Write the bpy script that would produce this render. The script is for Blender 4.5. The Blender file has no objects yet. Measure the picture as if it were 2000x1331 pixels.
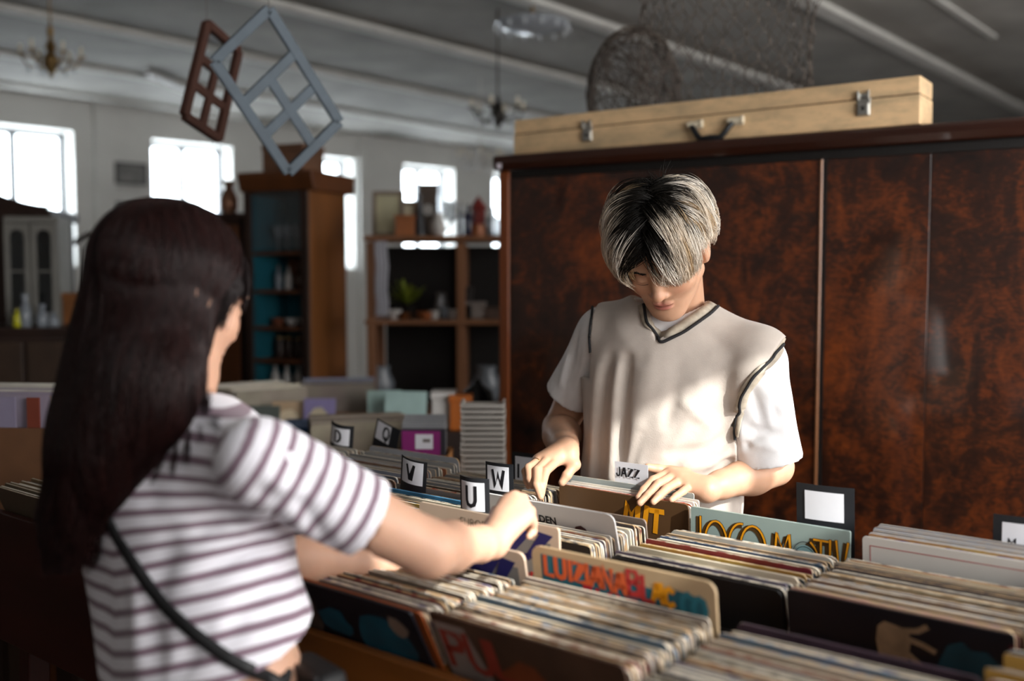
import bpy, bmesh, math, random, os
import numpy as np
from mathutils import Vector, Matrix, Euler
from mathutils.bvhtree import BVHTree
random.seed(7); rng = np.random.default_rng(7)
S = bpy.context.scene; C = S.collection
R = math.radians
# ------------------------------------------------------------------ camera, world, sun, lights, exposure
EYE = 1.5; PITCH = math.atan((665.5-545)/1944.0); FP = 1944.0
cd = bpy.data.cameras.new('camera'); cam = bpy.data.objects.new('camera', cd); C.objects.link(cam)
cam.location = (0, 0, EYE); cam.rotation_euler = (math.pi/2-PITCH, 0, 0)
cd.sensor_width = 36; cd.lens = 35; cd.clip_start = .05; cd.clip_end = 200
cd.dof.use_dof = True; cd.dof.focus_distance = 2.02; cd.dof.aperture_fstop = 1.5; cd.dof.aperture_blades = 9
S.camera = cam
S.view_settings.view_transform = 'Standard'; S.view_settings.look = 'None'
S.view_settings.gamma = 1; S.view_settings.use_curve_mapping = False
S.view_settings.exposure = 0.45
try:
    S.cycles.use_denoising = True; S.cycles.caustics_reflective = False; S.cycles.caustics_refractive = False
    S.cycles.max_bounces = 8; S.cycles.transparent_max_bounces = 16; S.cycles.sample_clamp_indirect = 6
except Exception: pass
W = bpy.data.worlds.new('sky'); S.world = W; W.use_nodes = True
bg = W.node_tree.nodes['Background']; bg.inputs[0].default_value = (.93, .97, 1, 1); bg.inputs[1].default_value = 9.0
# building axes: the long walls run along WD; NL points to the far window wall
TH = R(46); WD = Vector((math.sin(TH), math.cos(TH), 0)); NL = Vector((-WD.y, WD.x, 0))
FAR, NEAR = 9.75, 1.2          # distance from the camera to far wall and to near wall
CEIL = 3.2
def wall_pt(s, n, z): p = WD*s + NL*n; return Vector((p.x, p.y, z))
SUN_AZ = Vector((.62, -.78, 0)).normalized(); SUN_EL = R(30)
sl = bpy.data.lights.new('sun', 'SUN'); sl.energy = 6.8; sl.angle = R(.6); sl.color = (1, .95, .87)
so = bpy.data.objects.new('sun', sl); C.objects.link(so)
sd = SUN_AZ*math.cos(SUN_EL) + Vector((0, 0, math.sin(SUN_EL)))
so.rotation_euler = sd.to_track_quat('Z', 'Y').to_euler()
def area(name, p, d, sx, sz, e, col=(1, 1, 1)):
    l = bpy.data.lights.new(name, 'AREA'); l.shape = 'RECTANGLE'; l.size = sx; l.size_y = sz; l.energy = e; l.color = col
    o = bpy.data.objects.new(name, l); C.objects.link(o); o.location = p
    o.rotation_euler = (-Vector(d)).to_track_quat('Z', 'Y').to_euler(); return o
# daylight in the window openings (s range, z range)
NEARW = [(-1.3, .2), (.62, 2.05), (2.35, 3.75), (4.1, 5.5), (6.0, 7.4)]
NZ0, NZ1 = 1.05, 2.86
CLEAR = 2.33      # the second window has clear panes above this height, where the sun comes in; all other panes are opaque, added to block the sun
for (a, b), e in zip(NEARW, (12, 42.5, 44, 39, 34)):
    area('window_daylight', wall_pt((a+b)/2, -NEAR+.01 if e != 42.5 else -NEAR-.10, (NZ0+(CLEAR if e == 42.5 else NZ1))/2), NL, b-a-.06, (CLEAR if e == 42.5 else NZ1)-NZ0-.06, e, (1, .98, .96))
def s_far(px):
    k = (px-1000)/FP; Y = FAR/(NL.x*k+NL.y); return (k*Y)*WD.x + Y*WD.y
FARW = [(s_far(-35), s_far(152)), (s_far(304), s_far(458)), (s_far(588), s_far(694)), (s_far(790), s_far(888)), (s_far(964), s_far(1040))]
FZ0, FZ1 = 1.62, 2.90
for a, b in FARW:
    area('window_daylight', wall_pt((a+b)/2, FAR+.42, (FZ0+FZ1)/2), -NL, b-a+.1, FZ1-FZ0, 18, (.95, .98, 1))
# ------------------------------------------------------------------ helpers
def lin(c):
    if isinstance(c, str):
        c = c.lstrip('#'); c = [int(c[i:i+2], 16)/255 for i in (0, 2, 4)]
    return tuple(((x/12.92) if x <= .04045 else ((x+.055)/1.055)**2.4) for x in c[:3]) + (1,)
_M = {}
def M(name, col, rough=.6, var=.12, scale=12, metal=0, bump=0, bscale=None, coat=0, stretch=(1, 1, 1), spec=.5, alpha=None, emit=None, sheen=0):
    if name in _M: return _M[name]
    m = bpy.data.materials.new(name); m.use_nodes = True; nt = m.node_tree; b = nt.nodes['Principled BSDF']
    c = lin(col); b.inputs['Roughness'].default_value = rough; b.inputs['Metallic'].default_value = metal
    b.inputs['Coat Weight'].default_value = coat; b.inputs['Specular IOR Level'].default_value = spec
    b.inputs['Sheen Weight'].default_value = sheen
    b.inputs['Base Color'].default_value = c
    if var or bump:
        tc = nt.nodes.new('ShaderNodeTexCoord'); mp = nt.nodes.new('ShaderNodeMapping'); mp.inputs['Scale'].default_value = stretch
        nt.links.new(tc.outputs['Object'], mp.inputs[0])
        no = nt.nodes.new('ShaderNodeTexNoise'); no.inputs['Scale'].default_value = scale; no.inputs['Detail'].default_value = 5
        nt.links.new(mp.outputs[0], no.inputs['Vector'])
        if var:
            r = nt.nodes.new('ShaderNodeValToRGB'); r.color_ramp.elements[0].position = .3; r.color_ramp.elements[1].position = .7
            r.color_ramp.elements[0].color = tuple(x*(1-var) for x in c[:3])+(1,); r.color_ramp.elements[1].color = tuple(min(1, x*(1+var)) for x in c[:3])+(1,)
            nt.links.new(no.outputs[0], r.inputs[0]); nt.links.new(r.outputs[0], b.inputs['Base Color'])
        if bump:
            n2 = nt.nodes.new('ShaderNodeTexNoise'); n2.inputs['Scale'].default_value = bscale or scale*4; n2.inputs['Detail'].default_value = 4
            nt.links.new(mp.outputs[0], n2.inputs['Vector'])
            bp = nt.nodes.new('ShaderNodeBump'); bp.inputs['Strength'].default_value = bump; bp.inputs['Distance'].default_value = .01
            nt.links.new(n2.outputs[0], bp.inputs['Height']); nt.links.new(bp.outputs[0], b.inputs['Normal'])
    if emit:
        b.inputs['Emission Color'].default_value = lin(col); b.inputs['Emission Strength'].default_value = emit
    if alpha is not None: b.inputs['Alpha'].default_value = alpha
    _M[name] = m; return m
def glass(name='window_glass', tint=(.95, .98, 1), gl=.06, rough=.02):
    if name in _M: return _M[name]
    m = bpy.data.materials.new(name); m.use_nodes = True; nt = m.node_tree
    for n in list(nt.nodes): nt.nodes.remove(n)
    o = nt.nodes.new('ShaderNodeOutputMaterial'); mx = nt.nodes.new('ShaderNodeMixShader'); mx.inputs[0].default_value = gl
    t = nt.nodes.new('ShaderNodeBsdfTransparent'); t.inputs[0].default_value = tint+(1,)
    g = nt.nodes.new('ShaderNodeBsdfGlossy'); g.inputs['Roughness'].default_value = rough
    nt.links.new(t.outputs[0], mx.inputs[1]); nt.links.new(g.outputs[0], mx.inputs[2]); nt.links.new(mx.outputs[0], o.inputs[0])
    _M[name] = m; return m
class B:
    """collects simple solids into one mesh"""
    def __init__(s): s.v = []; s.f = []; s.mi = []; s.cur = 0; s.X = Matrix.Identity(4)
    def add(s, vs, fs):
        o = len(s.v); s.v += [tuple(s.X @ Vector(p)) for p in vs]; s.f += [tuple(i+o for i in f) for f in fs]; s.mi += [s.cur]*len(fs); return s
    def box(s, x0, x1, y0, y1, z0, z1):
        vs = [(x, y, z) for z in (z0, z1) for y in (y0, y1) for x in (x0, x1)]
        return s.add(vs, [(0, 2, 3, 1), (4, 5, 7, 6), (0, 1, 5, 4), (2, 6, 7, 3), (0, 4, 6, 2), (1, 3, 7, 5)])
    def bar(s, p, q, w, h=None, up=(0, 0, 1)):
        p, q = Vector(p), Vector(q); h = h or w; d = (q-p).normalized(); a = d.cross(Vector(up))
        if a.length < 1e-4: a = d.cross(Vector((0, 1, 0)))
        a.normalize(); b = a.cross(d); vs = []
        for c in (p, q):
            for i, j in ((-1, -1), (1, -1), (1, 1), (-1, 1)): vs.append(c + a*(i*w/2) + b*(j*h/2))
        return s.add(vs, [(0, 1, 2, 3), (7, 6, 5, 4), (0, 4, 5, 1), (1, 5, 6, 2), (2, 6, 7, 3), (3, 7, 4, 0)])
    def tube(s, pts, r, n=8, close=False):
        pts = [Vector(p) for p in pts]; k = len(pts); rr = r if isinstance(r, (list, tuple)) else [r]*k
        vs = []; a = None
        for i, p in enumerate(pts):
            d = ((pts[(i+1) % k] if close or i < k-1 else p) - (pts[i-1] if close or i > 0 else p)).normalized()
            if a is None:
                a = d.orthogonal().normalized()
            else:
                a = (a - d*a.dot(d)); a = a.normalized() if a.length > 1e-5 else d.orthogonal().normalized()
            b = d.cross(a)
            for j in range(n): t = 2*math.pi*j/n; vs.append(p + (a*math.cos(t) + b*math.sin(t))*rr[i])
        fs = []
        for i in range(k if close else k-1):
            i2 = (i+1) % k
            for j in range(n): fs.append((i*n+j, i*n+(j+1) % n, i2*n+(j+1) % n, i2*n+j))
        if not close: fs += [tuple(reversed(range(n))), tuple((k-1)*n+j for j in range(n))]
        return s.add(vs, fs)
    def lathe(s, prof, n=16, c=(0, 0, 0)):
        vs = []; k = len(prof)
        for r, z in prof:
            for j in range(n): t = 2*math.pi*j/n; vs.append((c[0]+max(r, 1e-4)*math.cos(t), c[1]+max(r, 1e-4)*math.sin(t), c[2]+z))
        fs = [(i*n+j, i*n+(j+1) % n, (i+1)*n+(j+1) % n, (i+1)*n+j) for i in range(k-1) for j in range(n)]
        fs += [tuple(reversed(range(n))), tuple((k-1)*n+j for j in range(n))]
        return s.add(vs, fs)
    def prism(s, poly, a, b, axis='y'):
        """extrude a 2D polygon between a and b along an axis"""
        P = {'y': lambda u, v, w: (u, w, v), 'z': lambda u, v, w: (u, v, w), 'x': lambda u, v, w: (w, u, v)}[axis]
        n = len(poly); vs = [P(u, v, a) for u, v in poly] + [P(u, v, b) for u, v in poly]
        fs = [tuple(range(n)), tuple(reversed(range(n, 2*n)))] + [(i, n+i, n+(i+1) % n, (i+1) % n) for i in range(n)]
        return s.add(vs, fs)
    def mesh(s, name):
        me = bpy.data.meshes.new(name); me.from_pydata(s.v, [], s.f)
        bm = bmesh.new(); bm.from_mesh(me); bmesh.ops.recalc_face_normals(bm, faces=bm.faces); bm.to_mesh(me); bm.free()
        for p, i in zip(me.polygons, s.mi): p.material_index = i
        return me
    def build(s, name, mat, parent=None, smooth=False, bevel=0, **k):
        me = s.mesh(name)
        for mt in (mat if isinstance(mat, (list, tuple)) else [mat]): me.materials.append(mt)
        return link(name, me, parent, smooth, bevel, **k)
def link(name, me, parent=None, smooth=False, bevel=0, label=None, cat=None, group=None, kind=None):
    o = bpy.data.objects.new(name, me); C.objects.link(o)
    if parent: o.parent = parent
    if smooth:
        me.polygons.foreach_set('use_smooth', [True]*len(me.polygons))
        if smooth != 'all':
            try: me.set_sharp_from_angle(angle=R(40))
            except Exception: pass
    if bevel:
        b = o.modifiers.new('bevel', 'BEVEL'); b.width = bevel; b.segments = 2; b.limit_method = 'ANGLE'; b.angle_limit = R(40)
    return tag(o, label, cat, group, kind)
def tag(o, label=None, cat=None, group=None, kind=None):
    for k, v in (('label', label), ('category', cat), ('group', group), ('kind', kind)):
        if v: o[k] = v
    return o
def thing(name, label, cat, loc=(0, 0, 0), rz=0, group=None, rot=None):
    o = bpy.data.objects.new(name, None); C.objects.link(o); o.empty_display_size = .05
    o.location = loc; o.rotation_euler = rot if rot else (0, 0, rz); return tag(o, label, cat, group)
_O = 'first second third fourth fifth sixth seventh eighth ninth tenth eleventh twelfth thirteenth fourteenth fifteenth sixteenth seventeenth eighteenth nineteenth twentieth'.split()
def nth(i):
    if i < 20: return _O[i]
    t, u = divmod(i+1, 10); T = {2: ('twenty', 'twentieth'), 3: ('thirty', 'thirtieth'), 4: ('forty', 'fortieth')}[t]
    return T[1] if u == 0 else T[0]+'-'+_O[u-1]
def struct_empty(name):
    o = bpy.data.objects.new(name, None); C.objects.link(o); o['kind'] = 'structure'; return o
def dup(o, loc=None, rz=None, label=None, group=None, parent=None):
    c = o.copy(); C.objects.link(c)
    if parent: c.parent = parent
    if loc is not None: c.location = loc
    if rz is not None: c.rotation_euler.z = rz
    if label: c['label'] = label
    if group: c['group'] = group
    for ch in list(o.children): dup(ch, parent=c)
    return c
def at(px, py, Y):
    """real place of a point seen at (px, py) that lies Y metres in front of the camera"""
    xc, yc = (px-1000)/FP, (665.5-py)/FP; cp, sp = math.cos(PITCH), math.sin(PITCH)
    d = Vector((xc, cp+yc*sp, -sp+yc*cp)); d *= Y/d.y; return Vector((d.x, d.y, EYE+d.z))
# ------------------------------------------------------------------ room shell
m_plaster = M('wall_plaster', '#dddcd8', .8, .05, 3, bump=.15)
m_ceil = M('ceiling_concrete', '#93908a', .85, .2, 2.2, bump=.3, bscale=14)
m_rib = M('rib_paint', '#c0beb8', .8, .1, 5, bump=.3)
m_floor = M('floor_boards', '#4a3426', .5, .25, 6, stretch=(1, 6, 1))
m_white = M('window_paint', '#d8d8d6', .5, .05)
S0, S1 = -5.5, 15.0
def wall_mesh(n0, n1, wins, z0, z1):
    b = B(); rot = Matrix.Rotation(math.pi/2-TH, 4, 'Z'); b.X = rot      # local x = along the wall, y = towards the far wall
    xs = [S0]+[x for w in wins for x in w]+[S1]
    for i in range(0, len(xs), 2): b.box(xs[i], xs[i+1], n0, n1, 0, CEIL)
    for q, (a, c) in enumerate(wins): b.box(a, c, n0, n1, 0, z0[q] if isinstance(z0, list) else z0); b.box(a, c, n0, n1, z1, CEIL)
    return b
wall_mesh(FAR, FAR+.35, FARW, FZ0, FZ1).build('wall_far', m_plaster, kind='structure')
wall_mesh(-NEAR-.28, -NEAR, NEARW, NZ0, NZ1).build('wall_near', m_plaster, kind='structure')
ROT = Matrix.Rotation(math.pi/2-TH, 4, 'Z')
for nm, a, c in (('wall_left', S0-.3, S0), ('wall_right', S1, S1+.3)):
    b = B(); b.X = ROT; b.box(a, c, -NEAR-.28, FAR+.35, 0, CEIL); b.build(nm, m_plaster, kind='structure')
b = B(); b.X = ROT; b.box(S0-.3, S1+.3, -NEAR-.6, FAR+.6, -.2, 0); b.build('floor', m_floor, kind='structure')
ceil = struct_empty('ceiling')
b = B(); b.X = ROT; b.box(S0-.3, S1+.3, -NEAR-.6, FAR+.6, CEIL, CEIL+.2); b.build('ceiling_slab', m_ceil, ceil)
# ribs run along 40.3 degrees right of the view axis
rd = Vector((math.sin(R(40.3)), math.cos(R(40.3)), 0)); rn = Vector((rd.y, -rd.x, 0))
Hc = CEIL-EYE
for k in (-3.826, -3.031, -2.302, -1.54, -4.59, -5.3, -.8, -.05):
    b = B(); p = rn*(k*Hc)
    # keep each rib inside the room
    lo, hi = -3.0, 16.0
    ts = [t/10 for t in range(int(lo*10), int(hi*10))]
    ins = [t for t in ts if -NEAR+.02 < (p+rd*t).dot(NL) < FAR-.02 and S0+.1 < (p+rd*t).dot(WD) < S1-.1]
    if not ins: continue
    q0, q1 = p+rd*ins[0], p+rd*ins[-1]
    b.bar((q0.x, q0.y, CEIL-.012), (q1.x, q1.y, CEIL-.012), .13, .05)
    b.build('ceiling_rib', m_rib, ceil, bevel=.015)
b = B(); p = rn*(-1.185*Hc)
for t0, t1 in ((2.0, 7.6),):
    q0, q1 = p+rd*t0, p+rd*t1; b.bar((q0.x, q0.y, CEIL-.006), (q1.x, q1.y, CEIL-.006), .045, .02)
b.build('ceiling_conduit', m_rib, ceil)
# windows of both long walls: frame, mullion, transom, panes
gl = glass()
m_sunblock = M('sun_block_pane', '#e8ecee', .6, .03)  # opaque unseen panes, added so the sun falls only in one patch
def window(i, a, c, n, z0, z1, mull, trans, nm, opaque_below=0):
    w = struct_empty('window_%d' % i); t = .05
    def bx(name, x0, x1, zz0, zz1, y0, y1, m):
        b = B(); b.X = ROT; b.box(x0, x1, y0, y1, zz0, zz1); return b.build(name, m, w)
    f = B(); f.X = ROT
    for x0, x1, q0, q1 in ((a, a+t, z0, z1), (c-t, c, z0, z1), (a+t, c-t, z0, z0+t), (a+t, c-t, z1-t, z1)): f.box(x0, x1, n-.03, n+.03, q0, q1)
    f.build('window_frame', nm, w)
    xs = [a+t]+[x for m_ in mull for x in (m_-.03, m_+.03)]+[c-t]; zs = [z0+t]+[z for q in trans for z in (q-.02, q+.02)]+[z1-t]
    for m_ in mull: bx('mullion', m_-.03, m_+.03, z0+t, z1-t, n-.028, n+.028, nm)
    for q in trans:
        for j in range(0, len(xs), 2): bx('transom', xs[j], xs[j+1], q-.02, q+.02, n-.025, n+.025, nm)
    for j in range(0, len(xs), 2):
        for k in range(0, len(zs), 2): bx('pane', xs[j], xs[j+1], zs[k], zs[k+1], n-.004, n+.004, m_sunblock if zs[k] < opaque_below-.1 else gl)
    s = B(); s.X = ROT; s.box(a-.03, c+.03, n-.2 if n > 0 else n+.05, n-.035 if n > 0 else n+.2, z0-.03 if n < 0 else z0-.0, z0+.012); 
    s.build('window_sill', m_white, w)
mgrey = M('window_frame_grey', '#6d7074', .5, .05)
mulls = [s_far(51), s_far(381), s_far(634), s_far(840), s_far(1002)]
for i, ((a, c), mu) in enumerate(zip(FARW, mulls)): window(i+1, a, c, FAR+.25, FZ0, FZ1, [mu], [2.1], mgrey)
for i, (a, c) in enumerate(NEARW):
    window(i+6, a, c, -NEAR-.2, NZ0, NZ1, [a+(c-a)/3, a+(c-a)*2/3], [1.65, CLEAR], m_white, opaque_below=9 if i != 1 else CLEAR)
# ------------------------------------------------------------------ burl wardrobe
def burl(name, seed, dark='#0c0301', mid='#2b1004', hi='#74340a'):
    m = bpy.data.materials.new(name); m.use_nodes = True; nt = m.node_tree; b = nt.nodes['Principled BSDF']; N = nt.nodes.new; Lk = nt.links.new
    tc = N('ShaderNodeTexCoord'); mp = N('ShaderNodeMapping'); mp.inputs['Location'].default_value = (seed, seed*.7, seed*1.3); Lk(tc.outputs['Object'], mp.inputs[0])
    n1 = N('ShaderNodeTexNoise'); n1.inputs['Scale'].default_value = 5.5; n1.inputs['Detail'].default_value = 8; n1.inputs['Roughness'].default_value = .66; n1.inputs['Distortion'].default_value = 1.6
    mp1 = N('ShaderNodeMapping'); mp1.inputs['Scale'].default_value = (1, 1, .75); Lk(mp.outputs[0], mp1.inputs[0]); Lk(mp1.outputs[0], n1.inputs['Vector'])
    n2 = N('ShaderNodeTexNoise'); n2.inputs['Scale'].default_value = 22; n2.inputs['Detail'].default_value = 6; n2.inputs['Distortion'].default_value = 2.5
    mp2 = N('ShaderNodeMapping'); mp2.inputs['Scale'].default_value = (1, 1, 2.2); Lk(mp.outputs[0], mp2.inputs[0]); Lk(mp2.outputs[0], n2.inputs['Vector'])
    n3 = N('ShaderNodeTexNoise'); n3.inputs['Scale'].default_value = 1.3; n3.inputs['Detail'].default_value = 2; Lk(mp.outputs[0], n3.inputs['Vector'])
    a = N('ShaderNodeMath'); a.operation = 'MULTIPLY_ADD'; a.inputs[1].default_value = .38; Lk(n2.outputs[0], a.inputs[0])
    q = N('ShaderNodeMath'); q.operation = 'MULTIPLY'; q.inputs[1].default_value = .62; Lk(n1.outputs[0], q.inputs[0]); Lk(q.outputs[0], a.inputs[2])
    e = N('ShaderNodeMath'); e.operation = 'MULTIPLY_ADD'; e.inputs[1].default_value = .35; Lk(n3.outputs[0], e.inputs[0]); Lk(a.outputs[0], e.inputs[2])
    r = N('ShaderNodeValToRGB'); cr = r.color_ramp; cr.elements[0].position = .5; cr.elements[0].color = lin(dark); cr.elements[1].position = .86; cr.elements[1].color = lin(hi)
    k = cr.elements.new(.66); k.color = lin(mid); Lk(e.outputs[0], r.inputs[0]); Lk(r.outputs[0], b.inputs['Base Color'])
    b.inputs['Roughness'].default_value = .38; b.inputs['Coat Weight'].default_value = .9; b.inputs['Coat Roughness'].default_value = .07
    return m
WA = R(-31); WX = Vector((math.cos(WA), math.sin(WA), 0))
wr = thing('wardrobe', 'large glossy dark burl wood wardrobe standing behind the man', 'wardrobe', (-.045, 3.745, 0), WA)
m_case = M('wardrobe_frame_wood', '#3a1808', .3, .3, 9, stretch=(1, 1, .15), coat=.6)
m_edge = M('wardrobe_edge_wood', '#6a3412', .3, .35, 10, stretch=(1, 1, .12), coat=.6)
m_black = M('black_gap', '#0c0705', .5, 0)
WW, WDp, WH = 2.42, .6, 1.955
b = B(); b.box(.012, WW-.012, .02, WDp, .08, WH-.06); b.build('carcass', m_case, wr)
b = B(); b.box(0, .045, -.012, .02, .0, WH-.055); b.build('side_post', m_edge, wr, bevel=.008)
b = B(); b.box(WW-.045, WW, -.012, .02, .0, WH-.055); b.build('side_post', m_edge, wr, bevel=.008)
b = B(); b.prism([(-.03, WH-.055), (-.038, WH-.03), (-.038, WH-.008), (-.03, WH), (WDp+.01, WH), (WDp+.01, WH-.055)], -.01, WW+.01, 'x'); b.build('cornice', M('cornice_wood', '#2c1208', .3, .25, 8, stretch=(.2, 1, 1), coat=.6), wr, bevel=.006)
b = B(); b.box(.01, WW-.01, -.03, WDp, 0, .08); b.build('plinth', m_case, wr, bevel=.004)
doors = [(.05, .592), (.594, 1.178), (1.2, 1.50), (1.502, 1.80), (1.802, 2.37)]
for i, (x0, x1) in enumerate(doors):
    b = B(); b.box(x0, x1, -.006, .02, .09, WH-.085); b.build('veneer_panel', burl('burl_veneer', 3.1*i+1), wr, bevel=.0008)
b = B(); b.box(1.1795, 1.1985, -.014, .012, .09, WH-.08); b.build('door_strip', m_black, wr)
b = B(); b.tube([(1.184, -.014, .09), (1.184, -.014, WH-.085)], .005, 6); b.build('door_bead', M('bead_wood', '#8a5a38', .3, .2), wr)
b = B(); b.box(0.05, 2.37, -.004, .02, WH-.083, WH-.056); b.build('frieze_shadow_gap', m_black, wr)
# small white sticker at the cornice corner
b = B(); b.box(.01, .03, -.0385, -.038, WH-.05, WH-.03); b.build('sticker', M('sticker', '#d8cfd8', .6, 0), wr)
# ------------------------------------------------------------------ long pale wooden case on top
CW = R(-35.3)
m_pale = M('pale_worn_wood', '#dcb88c', .62, .12, 3.5, stretch=(.35, 1, 2.2), bump=.12, bscale=40)
def worn(m):  # greyish worn blotches and brown grain over the pale paint
    nt = m.node_tree; bs = nt.nodes['Principled BSDF']; src = bs.inputs['Base Color'].links[0].from_socket
    tc = nt.nodes.new('ShaderNodeTexCoord'); mp = nt.nodes.new('ShaderNodeMapping'); mp.inputs['Scale'].default_value = (3, 8, 9); nt.links.new(tc.outputs['Object'], mp.inputs[0])
    n = nt.nodes.new('ShaderNodeTexNoise'); n.inputs['Scale'].default_value = 1.6; n.inputs['Detail'].default_value = 9; n.inputs['Roughness'].default_value = .7; nt.links.new(mp.outputs[0], n.inputs['Vector'])
    r = nt.nodes.new('ShaderNodeValToRGB'); r.color_ramp.elements[0].position = .42; r.color_ramp.elements[1].position = .66; nt.links.new(n.outputs[0], r.inputs[0])
    r.color_ramp.elements[1].color = (.75, .75, .75, 1)
    mx = nt.nodes.new('ShaderNodeMix'); mx.data_type = 'RGBA'; mx.inputs[7].default_value = lin('#9b8a6e')
    nt.links.new(r.outputs[0], mx.inputs[0]); nt.links.new(src, mx.inputs[6]); nt.links.new(mx.outputs[2], bs.inputs['Base Color'])
worn(m_pale)
LC = 1.46
p0 = at(1003, 240, 3.80); cx = thing('long_case', 'long pale worn wooden carrying case with black handle lying on the wardrobe', 'case', (p0.x, p0.y, WH), CW)
LH = .142; sp = .088; DPc = .155
b = B(); b.box(0, LC, 0, DPc, 0, sp-.001); b.build('case_base', m_pale, cx, bevel=.004)
b = B(); b.box(.002, LC-.002, .002, DPc, sp+.0015, LH); b.build('case_lid', m_pale, cx, bevel=.004)
b = B(); b.box(.004, LC-.004, .004, DPc-.004, sp-.002, sp+.003); b.build('lid_gap', M('dark_gap_wood', '#4c3520', .8, .1), cx)
m_chrome = M('worn_chrome', '#d9d6cf', .22, .08, 30, metal=.9); m_hbl = M('handle_black', '#14161a', .35, .1)
def latch(x):
    g = B(); g.box(x-.020, x+.020, -.006, 0, sp-.052, sp+.004); l = g.build('latch', m_chrome, cx, bevel=.002)
    g = B(); g.box(x-.017, x+.017, -.014, -.006, sp-.05, sp-.012); g.build('latch_hasp', m_chrome, l, bevel=.003)
    g = B(); g.box(x-.004, x+.004, -.0145, -.0135, sp-.036, sp-.024); g.build('keyhole', m_black, l)
    g = B(); g.box(x-.019, x-.012, -.016, 0, sp-.004, sp+.024).box(x+.012, x+.019, -.016, 0, sp-.004, sp+.024).box(x-.011, x+.011, -.010, 0, sp+.004, sp+.016); g.build('latch_catch', m_chrome, l, bevel=.002)
def along(px):  # where the ray through px meets the case's front plane
    k = (px-1000)/FP; cu, su = math.cos(CW), math.sin(CW); return (k*p0.y-p0.x)/(cu-k*su)
for px in (1147, 1679): latch(along(px))
ha, hb = along(1352), along(1430)
h = B(); pts = [(ha, -.018, .052)]+[(ha+(hb-ha)*t, -.022-.012*math.sin(math.pi*t), .052-.046*min(1, 4.2*min(t, 1-t))) for t in (.08, .16, .26, .4, .5, .6, .74, .84, .92)]+[(hb, -.018, .052)]
h.tube(pts, [.009, .010, .010, .010, .011, .012, .011, .010, .010, .010, .009], 10); hd = h.build('carry_handle', m_hbl, cx, smooth=True)
for q in (ha, hb):
    g = B(); g.tube([(q-.016, -.016, .058), (q+.022, -.016, .058)], .009, 10).tube([(q+.022, -.012, .060), (q+.034, -.012, .060)], [.011, .014], 12).box(q-.014, q+.03, -.012, 0, .045, .07); g.build('handle_mount', M('ivory_plastic', '#d8ccb4', .4, .1), hd, smooth=True)
# small clear tray on the wardrobe's right end
q = at(1985, 233, 3.3); t = thing('wire_tray', 'small clear plastic tray on the wardrobe beside the case end', 'tray', (1.72, 2.95, WH), WA)
b = B(); b.box(0, .3, 0, .2, 0, .004).box(0, .3, 0, .004, .004, .03).box(0, .3, .196, .2, .004, .03).box(0, .004, .004, .196, .004, .03).box(.296, .3, .004, .196, .004, .03); b.build('tray_body', M('clear_plastic', '#b8bcc4', .15, 0, alpha=.6), t)
b = B(); b.tube([(.02, .02, .006), (.06, .05, .05), (.14, .08, .056), (.22, .1, .02)], .002, 6); b.build('wire', m_chrome, t)
# ------------------------------------------------------------------ record racks.  u runs along the sleeves, v from the browsing woman to the man
RA = R(-38.5); RU = Vector((math.cos(RA), math.sin(RA), 0)); RV = Vector((-math.sin(RA), math.cos(RA), 0))
def rk(u, v, z): p = RU*u+RV*v; return Vector((p.x, p.y, z))
COL = {-2: -2.09, -1: -1.76, 0: -1.43, 1: -1.10, 2: -.77, 3: -.44, 4: -.11}
m_oak = M('orange_oak', '#7d4a1c', .45, .25, 8, stretch=(.25, 2, 2), bump=.05)
m_maho = M('dark_mahogany', '#3a120b', .4, .25, 8, stretch=(.25, 2, 2))
ZB = .735
def rack(name, label, u0, u1, v0, v1, mat, divs, zf=.955, zs=.97, leg=True, drop=0.0, front_lean=.02):
    t = thing(name, label, 'record rack', rk((u0+u1)/2, (v0+v1)/2, 0), RA)
    w, d = (u1-u0)/2, (v1-v0)/2
    def bx(nm, *a, bev=.003, m=mat): g = B(); g.box(*a); return g.build(nm, m, t, bevel=bev)
    g = B(); g.prism([(-d+.0+front_lean, ZB-.03-drop), (-d+.018+front_lean, ZB-.03-drop), (-d+.018, zf), (-d, zf)], -w, w, 'x'); g.build('front_board', mat, t, bevel=.003)
    bx('back_board', -w, w, d-.016, d, ZB-.03, zs-.03); bx('bottom_board', -w+.018, w-.018, -d+.022+front_lean, d-.018, ZB-.028, ZB-.006)
    bx('side_board', -w, -w+.016, -d+.04, d-.018, ZB-.03, zs); bx('side_board', w-.016, w, -d+.04, d-.018, ZB-.03, zs)
    for x in divs: bx('divider', x-(u0+u1)/2-.004, x-(u0+u1)/2+.004, -d+.04, d-.018, ZB-.004, zs-.02, bev=0)
    if leg:
        for sx in (-1, 1):
            for sy in (-1, 1):
                g = B(); x, y = sx*(w-.06), sy*(d-.08); g.bar((x, y, ZB-.031), (x+sx*.012, y+sy*.012, 0), .05, .05, up=(1, 0, 0)); g.build('leg', mat, t, bevel=.004)
    return t
dv = lambda a, b: [(COL[i]+COL[i+1])/2 for i in range(a, b)]
rack('front_record_rack', 'orange oak record rack nearest the viewer right of the woman', -1.275, .07, .985, 1.345, m_oak, dv(1, 4))
rack('rear_record_rack', 'long record rack of full bins right in front of the man', -2.27, .07, 1.375, 1.845, m_oak, dv(-2, 4), zf=.94)
rack('side_record_rack', 'dark mahogany record rack on legs left of the woman', -2.30, -1.285, .985, 1.345, m_maho, [COL[-1]+.165-.33*k for k in (-1, 0, 1)], zf=.99, drop=.02)

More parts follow.
